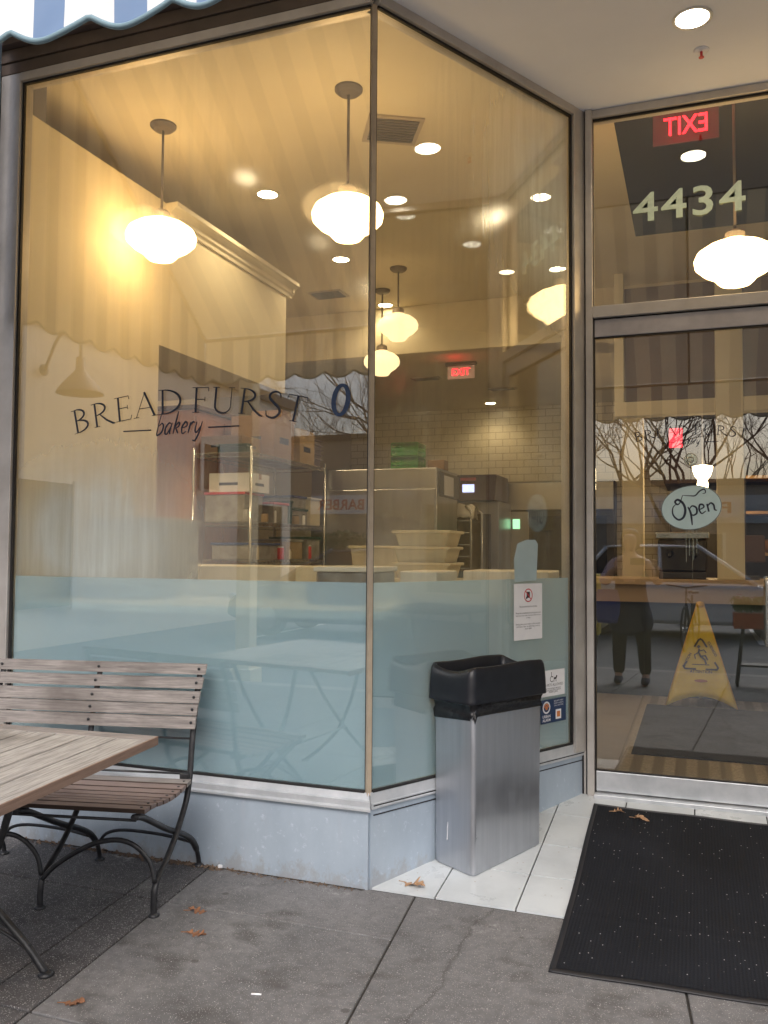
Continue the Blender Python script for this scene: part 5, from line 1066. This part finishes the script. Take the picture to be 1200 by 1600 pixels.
for k in range(420):
    x = -1.9+1.9*r.random()**.7 if k % 3 else r.gauss(-.85,.2); y = -abs(r.gauss(0,.016))-.022+.0; s = r.uniform(.003,.011)*(1.5 if x < -.6 else .8)
    if x > -.04: continue
    a = r.random()*6.3; mb.add([(x+s*cos(a),y+s*sin(a),SW+.001),(x-s*sin(a)*.5,y+s*cos(a)*.5,SW+.003),(x-s*cos(a),y-s*sin(a),SW+.001+s*r.random()),(x+s*sin(a)*.5,y-s*cos(a)*.5,SW+.004)], [(0,1,2,3)])
o = obj('leaf_litter', mb, mat('brown_litter', (.11,.075,.05), .9, 0, (.20,.14,.10), 90.), kind='stuff', solid=.001); o['label'] = 'crumbs of dead leaf and dirt gathered along the foot of the bulkhead'; o['category'] = 'leaf litter'
mb = MB()
P = [(-1.9+.008*i, -.0185-.010*abs(sin(i*.37)+.5*sin(i*1.3))-.004) for i in range(238)]
for i in range(237): mb.add([(P[i][0],-.0175,SW+.0015),(P[i+1][0],-.0175,SW+.0015),(P[i+1][0],P[i+1][1],SW+.0012),(P[i][0],P[i][1],SW+.0012)], [(0,1,2,3)])
struct('wall_foot_crack', mb, M_JOINT)
# ---------------------------------------------------------------- street behind the camera (seen reflected in the panes)
def building(name, label, x0, x1, y0, y1, h, m_, wins, cat='building', band=None):
    t = thing(name, label, cat, ((x0+x1)/2,(y0+y1)/2,SW-.15)); hx, hy = (x1-x0)/2, (y1-y0)/2; h += .27
    b = MB(); b.box(-hx,hx,-hy,hy,0,h); obj('wall', b, m_, t)
    b = MB(); b.box(-hx-.08,hx+.08,-hy-.08,hy+.08,h+.001,h+.22); obj('roof', b, M_ROOF, t)
    for (face, a, z, w_, hh) in wins:
        b = MB()
        if face == 'N': b.box(a-w_/2,a+w_/2,hy+.002,hy+.05,z,z+hh)
        else: b.box(hx+.002,hx+.05,a-w_/2,a+w_/2,z,z+hh)
        f = obj('window', b, M_DARKGLASS, t); b = MB()
        for s in (-1,1):
            if face == 'N': b.box(a+s*w_/2-.05,a+s*w_/2+.05,hy+.0505,hy+.09,z-.05,z+hh+.05)
            else: b.box(hx+.0505,hx+.09,a+s*w_/2-.05,a+s*w_/2+.05,z-.05,z+hh+.05)
        obj('frame', b, M_WHITE, f)
    return t
building('side_building', 'long low beige stucco building reflected at the left of the window', -16, -8, -15.5, -5.6, 4.62, M_STUCCO, [('E',-1.2,2.7,.7,.9),('E',3.6,.6,1.6,1.9),('E',-3.6,.6,1.6,1.9)])
sr = building('shop_row', 'low row of shops with a white sign band across the road, reflected in the door', -7, 20, -31, -24, 3.4, M_BRICK, [('N',a,.5,3.2,1.6) for a in (-11,-6,-1,4,9)])
sb = building('brick_building', 'taller brown building across the road carrying the barber sign', -34, -7.3, -31, -24, 5.0, M_BRICK, [('N',a,.5,3.0,1.7) for a in (-9,-3,2.5,7)])
mb = MB(); mb.box(-13.4,13.4,3.502,3.6,2.45,3.35); obj('sign_band', mb, M_WHITE, sr)
for s_, xr, w_, z in (('BARBER', -10.0, 1.7, 2.45), ('PIZZA', 1.2, 2.2, 2.35), ('THRIFT SHOP', -3.6, 3.2, 2.35)):
    t = thing('shop_sign', {'BARBER':'white shop sign with red BARBER letters reflected right of the rack','PIZZA':'shop sign with red PIZZA letters reflected at the right of the door','THRIFT SHOP':'shop sign with red letters reflected at the left of the door'}[s_], 'shop sign', (xr,-23.4,0), pi)
    b = MB(); b.box(-w_/2-.25,w_/2+.25,-.04,.04,z,z+.62); obj('board', b, M_PAPER, t)
    vf = text_mb(s_, w_, .36, bold=.02); b = MB(); b.add([(v[0]-w_/2, -.046, v[2]+z+.13) for v in vf[0]], vf[1]); obj('letters', b, emit('unlit_red_letter', (.55,.03,.02), 0.), t)
# bare trees
def bare_tree(seed, h=9.):
    r = random.Random(seed); T, Bm = MB(), MB()
    def grow(mb_, p, d, l, rad, dep):
        pts = [p]; q = p; dd = d.copy()
        for i in range(4): dd = (dd+Vector((r.uniform(-.16,.16),r.uniform(-.16,.16),r.uniform(-.02,.14)))).normalized(); q = q+dd*l/4; pts.append(q)
        mb_.tube(pts, [rad*(1-.12*i) for i in range(5)], 5 if dep > 1 else 8)
        if dep < 7:
            for k in range(2+(r.random() < .55)+(dep == 0)*2):
                a = r.uniform(0,2*pi); sp = r.uniform(.35,.75); o = dd.orthogonal().normalized(); o.rotate(Matrix.Rotation(a,3,dd)); nd = (dd+o*sp).normalized()
                grow(Bm, pts[-1 if k < 2 else -2], nd, l*r.uniform(.62,.82), rad*.55*r.uniform(.85,1.1), dep+1)
    grow(T, Vector((0,0,0)), Vector((0,0,1)), h*.30, h*.014, 0)
    t = thing('bare_tree', 'x', 'tree', (0,0,0), 0, 'bare winter trees'); obj('trunk', T, M_BARK, t); obj('crown', Bm, M_BARK, t); return t
protos = [bare_tree(s, 10) for s in (11,22,33)]
spots = [(-15.5,-34,1.),(-12.5,-36,1.15),(-9,-34,.95),(-19,-35,1.1),(-5.5,-36,1.05),(-1.5,-34,1.2),(2.5,-35,1.),(6,-33.5,1.1),(10,-36,1.2),(1.0,-13.2,.72),(4.6,-12.6,.85),(-3.4,-13.6,.8),(8.5,-13,.8)]
tl = ['bare tree behind the shops, straight behind the barber sign','tall bare tree behind the shops right of the barber sign','bare tree behind the shops with the shortest crown','bare tree behind the low beige building','bare tree behind the middle of the shop row','widest bare tree behind the middle of the shop row','bare tree behind the thrift shop sign','bare tree behind the pizza sign','bare tree at the right end of the shop row','small bare street tree at the far kerb opposite the door','bigger bare street tree at the far kerb right of the door','bare street tree at the far kerb near the newspaper box','bare street tree farthest right at the far kerb']
for i,((x,y,s),l) in enumerate(zip(spots,tl)):
    if i < 3: t = protos[i]; t.location = (x,y,SW-.15); t.scale = (s,)*3; t['label'] = l; t.rotation_euler[2] = i
    else: dup(protos[i%3], (x,y,SW-.15), i*1.3, l, s)
# hedge
mb = MB(); r = random.Random(5)
for k in range(2600):
    x, y, z = r.uniform(-1.6,1.6), r.uniform(-.45,.45), r.uniform(0,1.0)
    s = r.uniform(.04,.09); a, b_ = Vector((r.gauss(0,1),r.gauss(0,1),r.gauss(0,1))).normalized(), Vector((r.gauss(0,1),r.gauss(0,1),r.gauss(0,1))).normalized(); c = Vector((x,y,z+.05*sin(x*5)))
    mb.add([c+a*s, c+b_*s, c-a*s, c-b_*s], [(0,1,2,3)])
HG = thing('planter_hedge', 'clipped green hedge in a pale planter reflected right of the rack', 'hedge', (-8.6,-19.6,SW-.15))
obj('foliage', MB(), M_HEDGE, HG) if 0 else None
mb2 = MB(); mb2.at((0,0,1.0)); mb2.add(mb.v, mb.f); obj('foliage', mb2, M_HEDGE, HG)
mb = MB(); mb.box(-1.7,1.7,-.5,.5,0,1.05); obj('planter', mb, M_STUCCO, HG, bev=.03)
# square post and gooseneck lamp
PS = thing('square_post', 'square beige canopy post reflected in the middle of the left window', 'post', (-3.34,-5.0,SW-.15))
mb = MB(); mb.box(-.085,.085,-.085,.085,0,4.6); obj('shaft', mb, M_CREAM, PS, bev=.01)
mb = MB(); mb.box(-.13,.13,-.13,.13,0,.22); obj('base', mb, M_CREAM, PS, bev=.01)
mb = MB(); mb.box(-.12,.12,-.12,.12,4.6,4.72); obj('cap', mb, M_CREAM, PS, bev=.01)
GL = thing('gooseneck_lamp', 'grey gooseneck barn lamp on the side building, reflected at the far left of the window', 'wall lamp', (-7.95,-7.0,3.4))
mb = MB(); mb.at((0,0,.5),0,0,pi/2).lathe([(0,0),(.09,0),(.09,.02),(.03,.04),(0,.04)], 16); obj('wall_plate', mb, mat('lamp_grey', (.13,.14,.16), .6), GL)
mb = MB(); mb.tube(spline([(.03,0,.5),(.25,0,.95),(.48,0,1.08),(.66,0,.92),(.68,0,.62)],6), .025); obj('arm', mb, bpy.data.materials['lamp_grey'], GL, smooth=True)
mb = MB(); mb.lathe([(.06,.64),(.07,.45),(.13,.38),(.27,.22),(.34,.12),(.345,.10),(.32,.11),(.0,.34)], 28, .68, 0); obj('lamp_shade', mb, bpy.data.materials['lamp_grey'], GL, smooth=True)
# newspaper box
NP = thing('newspaper_box', 'yellow newspaper vending box on the sidewalk edge, reflected at the left of the door', 'newspaper box', (-.45,-8.3,SW-.15), pi)
mb = MB(); mb.box(-.24,.24,-.2,.2,.18,1.0); mb.prism([(-.2,1.0),(.2,1.0),(.2,1.14),(-.08,1.14)], 'x', -.24,.24); obj('body', mb, M_YEL, NP, bev=.015)
mb = MB(); mb.box(-.17,.17,-.212,-.2005,.42,.92); obj('window', mb, M_DARKGLASS, NP)
mb = MB(); mb.box(-.2,.2,-.16,.16,0,.18); obj('pedestal', mb, M_DARK, NP)
# bicycle
BK = thing('parked_bicycle', 'dark bicycle parked end-on, reflected behind the top of the caution cone', 'bicycle', (1.15,-8.5,SW-.15), pi/2+.15)
for x in (-.52,.52):
    mb = MB(); mb.tube([(x+.33*cos(a*pi/14),0,.34+.33*sin(a*pi/14)) for a in range(29)], .016, 6, cap=False); w1 = obj('wheel', mb, M_TYRE, BK, smooth=True)
    mb = MB(); [mb.tube([(x,0,.34),(x+.32*cos(a*pi/8),0,.34+.32*sin(a*pi/8))], .0015, 4) for a in range(16)]; mb.at((0,0,0)).tube([(x,-.04,.34),(x,.04,.34)], .02); obj('spokes', mb, M_CHROME, w1)
mb = MB(); [mb.tube([a,b], .016) for a,b in (((-.52,0,.34),(-.05,0,.30)),((-.05,0,.30),(-.18,0,.82)),((-.18,0,.72),(-.52,0,.34)),((-.15,0,.70),(.36,0,.80)),((-.05,0,.30),(.38,0,.72)),((.36,0,.86),(.52,0,.34)))]; obj('frame', mb, M_DARK, BK, smooth=True)
mb = MB(); mb.tube(spline([(.34,-.30,1.0),(.36,-.15,.98),(.36,0,.96),(.36,.15,.98),(.34,.30,1.0)],4), .013); mb.tube([(.36,0,.84),(.36,0,.96)], .014); obj('handlebar', mb, M_BLACK, BK, smooth=True)
mb = MB(); mb.grid(lambda u,v: (-.32+.26*u, (v-.5)*.16*(1-.6*u), .86+.02*sin(pi*v)), 8, 6); obj('saddle', mb, M_BLACK, BK, smooth=True, solid=.03)
# flower planter and black chair to the right
FP = thing('flower_planter', 'orange trough planter with flowers on a dark stand, reflected by the door handle', 'planter', (1.95,-3.7,SW))
mb = MB(); mb.box(-.36,.36,-.13,.13,.58,.74); obj('trough', mb, mat('orange_red_trough', (.42,.09,.03), .5), FP, bev=.01)
mb = MB(); [mb.tube([(x,y,0),(x*.8,y*.8,.58)], .014) for x in (-.33,.33) for y in (-.11,.11)]; mb.box(-.3,.3,-.1,.1,.2,.22); obj('stand', mb, M_BLACK, FP)
mb = MB(); r = random.Random(9)
for k in range(420):
    x, y = r.uniform(-.34,.34), r.uniform(-.12,.12); a = r.uniform(0,6.3); l = r.uniform(.06,.2); dx, dy = cos(a)*l*.7, sin(a)*l*.7; z = .73
    mb.add([(x,y,z),(x+dx*.5-.012*sin(a),y+dy*.5+.012*cos(a),z+l*.9),(x+dx,y+dy,z+l*.7-.02),(x+dx*.5+.012*sin(a),y+dy*.5-.012*cos(a),z+l*.9)], [(0,1,2,3)])
obj('foliage', mb, mat('planter_leaf', (.12,.2,.05), .7), FP)
mb = MB()
for k in range(36):
    x, y, z = r.uniform(-.33,.33), r.uniform(-.12,.12), r.uniform(.80,.93)
    for j in range(5): a = j*1.256; mb.add([(x,y,z),(x+.022*cos(a-.5),y+.022*sin(a-.5),z+.01),(x+.034*cos(a),y+.034*sin(a),z+.004),(x+.022*cos(a+.5),y+.022*sin(a+.5),z+.01)], [(0,1,2,3)])
obj('flowers', mb, mat('pink_petals', (.5,.12,.30), .6), FP)
# cars
def car(label, x, y, rz, paint, L_=4.4, H=1.5, grp='cars parked along the road'):
    t = thing('parked_car', label, 'car', (x,y,SW-.15), rz, grp); W = 1.78; h = L_/2
    def lo(prof, hw, inset=0.):
        b = MB(); b.prism(prof, 'y', -hw, hw); return b
    b = lo([(-h,.35),(-h+.05,.75),(-h+.25,.92),(-1.25,.98),(1.05,.96),(h-.35,.82),(h-.05,.62),(h,.35),(h-.3,.24),(-h+.3,.24)], W/2); bd = obj('body', b, paint, t, bev=.07, smooth=True, auto=True)
    hw0, hw1 = W/2-.05, W/2-.26; A = [(-h+.38,.95),(1.22,.94)]; Bt = [(-h+.95,H-.04),(.25,H)]
    b = MB(); b.add([(A[0][0],-hw0,A[0][1]),(A[1][0],-hw0,A[1][1]),(A[1][0],hw0,A[1][1]),(A[0][0],hw0,A[0][1]),(Bt[0][0],-hw1,Bt[0][1]),(Bt[1][0],-hw1,Bt[1][1]),(Bt[1][0],hw1,Bt[1][1]),(Bt[0][0],hw1,Bt[0][1])], [(0,3,2,1),(4,5,6,7),(0,1,5,4),(1,2,6,5),(2,3,7,6),(3,0,4,7)]); obj('glasshouse', b, M_DARKGLASS, t, bev=.05, smooth=True, auto=True)
    b = MB(); b.grid(lambda u,v: (Bt[0][0]-.06+(Bt[1][0]-Bt[0][0]+.12)*u, (v-.5)*2*(hw1+.03), H-.02+.035*sin(pi*u)*sin(pi*v)), 10, 8); obj('roof', b, paint, t, smooth=True, solid=.03)
    b = MB()
    for s in (-1,1):
        for a, c in (((A[0][0],s*hw0,A[0][1]),(Bt[0][0],s*hw1,Bt[0][1])),((A[1][0],s*hw0,A[1][1]),(Bt[1][0],s*hw1,Bt[1][1])),((-.35,s*(hw0+.0),.96),(-.38,s*(hw1+.0),H-.02))): b.tube([a,c], .035)
    obj('roof_pillar', b, paint, t, smooth=True)
    for sx in (-1,1):
        for sy in (-1,1):
            b = MB(); b.at((sx*(h-.82), sy*(W/2-.12), .31), 0, pi/2).lathe([(0,-.11),(.27,-.11),(.31,-.08),(.31,.08),(.27,.11),(0,.11)], 24); wh = obj('wheel', b, M_TYRE, t, smooth=True, auto=True)
            b = MB(); b.at((sx*(h-.82), sy*(W/2-.005), .31), 0, pi/2).lathe([(0,-.012),(.20,-.012),(.20,.012),(.10,.016),(0,.02)], 20); obj('rim', b, M_CHROME, wh)
    for sy in (-1,1):
        b = MB(); b.box(h-.12,h-.0,sy*.62-.16,sy*.62+.16,.60,.72); obj('headlight', b, M_PAPER, t, bev=.03)
        b = MB(); b.box(-h-.01,-h+.1,sy*.66-.13,sy*.66+.13,.66,.80); obj('tail_light', b, M_RED, t, bev=.03)
    return t
cw = mat('white_car_paint', (.72,.73,.75), .25, 0, coat=.6); cs = mat('silver_car_paint', (.42,.44,.47), .3, .5, coat=.6); cb = mat('dark_blue_car_paint', (.03,.05,.10), .25, .2, coat=.6)
car('white parked car reflected in the middle of the door glass', 1.0, -11.0, 0, cw, 4.5, 1.62)
car('silver parked car reflected at the right of the door glass', 6.2, -11.1, 0, cs)
car('dark blue parked car at the left of the parked row', -4.4, -11.0, pi, cb)
# ---------------------------------------------------------------- the photographer, seen only as a reflection
def skin(name, chains, m_, parent, rootc=0, sub=2):
    vs, es, rs = [], [], []; key = {}
    for ch in chains:
        prev = None
        for p in ch:
            k = tuple(round(c, 4) for c in p[:3])
            if k not in key: key[k] = len(vs); vs.append(p[:3]); rs.append(p[3:5] if len(p) > 4 else (p[3], p[3]))
            if prev is not None and prev != key[k]: es.append((prev, key[k]))
            prev = key[k]
    me = bpy.data.meshes.new(name); me.from_pydata(vs, es, []); o = bpy.data.objects.new(name, me); C.objects.link(o); o.parent = parent
    md = o.modifiers.new('skin', 'SKIN'); md.use_smooth_shade = True
    sv = me.skin_vertices[0].data if me.skin_vertices else None
    if sv is None:
        return o
    for i, r_ in enumerate(rs): sv[i].radius = r_
    sv[0].use_root = True
    md = o.modifiers.new('sub', 'SUBSURF'); md.levels = sub; md.render_levels = sub
    me.materials.append(m_); return o
PN = thing('person', 'person in a dark coat and lavender sweater holding up a phone, reflected in the door', 'person', (.60,-3.42,SW), 0)
s = .92
body = [[(0,0,.86*s,.13),(0,0,1.0*s,.125),(0,0,1.2*s,.14),(0,0,1.36*s,.11),(0,.01,1.44*s,.055),(0,.02,1.50*s,.05),(0,.03,1.58*s,.085,.10),(0,.03,1.68*s,.07,.085)],
        [(0,0,.86*s,.13),(-.10,0,.78*s,.09),(-.11,.01,.46*s,.06),(-.12,0,.10*s,.04),(-.12,.09,.035,.035),(-.12,.17,.03,.03)],
        [(0,0,.86*s,.13),(.10,0,.78*s,.09),(.13,.04,.46*s,.06),(.15,.06,.10*s,.04),(.15,.15,.035,.035),(.15,.23,.03,.03)],
        [(0,0,1.36*s,.11),(-.16,0,1.33*s,.06),(-.26,.06,1.12*s,.046),(-.17,.27,1.24*s,.036),(-.10,.33,1.30*s,.03)],
        [(0,0,1.36*s,.11),(.16,0,1.33*s,.06),(.28,.06,1.12*s,.046),(.30,.27,1.24*s,.036),(.28,.33,1.30*s,.03)]]
for ch in body[1:3]: pass
skin('body', body, M_SKIN, PN)
skin('trousers', [[(0,0,.87*s,.145),(0,0,.80*s,.13)],[(0,0,.80*s,.13),(-.10,0,.72*s,.105),(-.112,.01,.46*s,.078),(-.12,0,.09*s,.062)],[(0,0,.80*s,.13),(.10,0,.72*s,.105),(.132,.04,.46*s,.078),(.15,.06,.09*s,.062)]], M_TROU, PN)
skin('coat', [[(0,-.005,.50*s,.29,.20),(0,-.005,.80*s,.23,.17),(0,0,1.0*s,.165,.14),(0,0,1.22*s,.17,.13),(0,0,1.32*s,.145,.10),(0,0,1.39*s,.085,.075)]], M_COAT, PN)
skin('sweater_sleeves', [[(-.04,0,1.355*s,.075),(-.16,0,1.335*s,.074),(-.262,.06,1.12*s,.066),(-.19,.23,1.22*s,.052)],[(.04,0,1.355*s,.075),(.16,0,1.335*s,.074),(.282,.06,1.12*s,.066),(.298,.23,1.22*s,.052)]], M_LAV, PN)
for q in ((-.12,0.),(.15,.06)): skin('shoe', [[(q[0],q[1]-.03,.05,.05,.045),(q[0],q[1]+.10,.045,.048,.035),(q[0],q[1]+.20,.04,.04,.028)]], M_COAT, PN)
skin('hair', [[(0,-.035,1.46*s,.085,.045),(0,-.045,1.56*s,.112,.085),(0,-.02,1.66*s,.108,.105),(0,.01,1.725*s,.075,.07)]], mat('dark_brown_hair', (.04,.025,.02), .7), PN)
for sx, cx in ((-1,-.10),(1,.28)):
    for k in range(4): skin('finger', [[(cx+sx*.0,.335,(1.315+.018*k)*s,.010),(cx-sx*.035,.365,(1.325+.018*k)*s,.009),(cx-sx*.055,.350,(1.325+.018*k)*s,.008)]], M_SKIN, PN, sub=1)
    skin('thumb', [[(cx,.33,1.30*s,.011),(cx-sx*.03,.32,1.33*s,.009)]], M_SKIN, PN, sub=1)
mb = MB()
for x in (-.035,.035): mb.lathe([(0,.0),(.012,.004),(0,.008)], 8, x, .0)
mb2 = MB(); mb2.add([(v[0], v[1]+.118, v[2]+1.585*s) for v in mb.v], mb.f); obj('eyes', mb2, M_INK, PN)
mb = MB(); mb.add([(-.014,.115,1.54*s),(.014,.115,1.54*s),(0,.118,1.585*s),(0,.142,1.545*s)], [(0,1,3),(1,2,3),(2,0,3),(0,2,1)]); obj('nose', mb, M_SKIN, PN)
mb = MB(); mb.box(-.02,.02,.105,.118,1.510*s,1.518*s); obj('mouth', mb, mat('lips', (.30,.10,.09), .5), PN)
mb = MB(); mb.box(-.11,.03,-.004,.004,-.035,.035); tag(obj('mobile_phone', mb, M_DARKGLASS, bev=.006), 'dark mobile phone held up sideways by the reflected person', 'phone', None, (.735,-3.055,1.115+.02))
mb = MB(); mb.grid(lambda u,v: (.13*cos(2*pi*u)*(.75+.25*sin(pi*v)), .07*sin(2*pi*u), .34*v), 20, 8); bag = tag(obj('shoulder_bag', mb, mat('royal_blue_nylon', (.015,.04,.30), .5, bump=.3, bs=20), smooth=True, solid=.004), 'bright blue shoulder bag hanging at the left hip of the reflected person', 'bag', None, (.38,-3.30,.50))
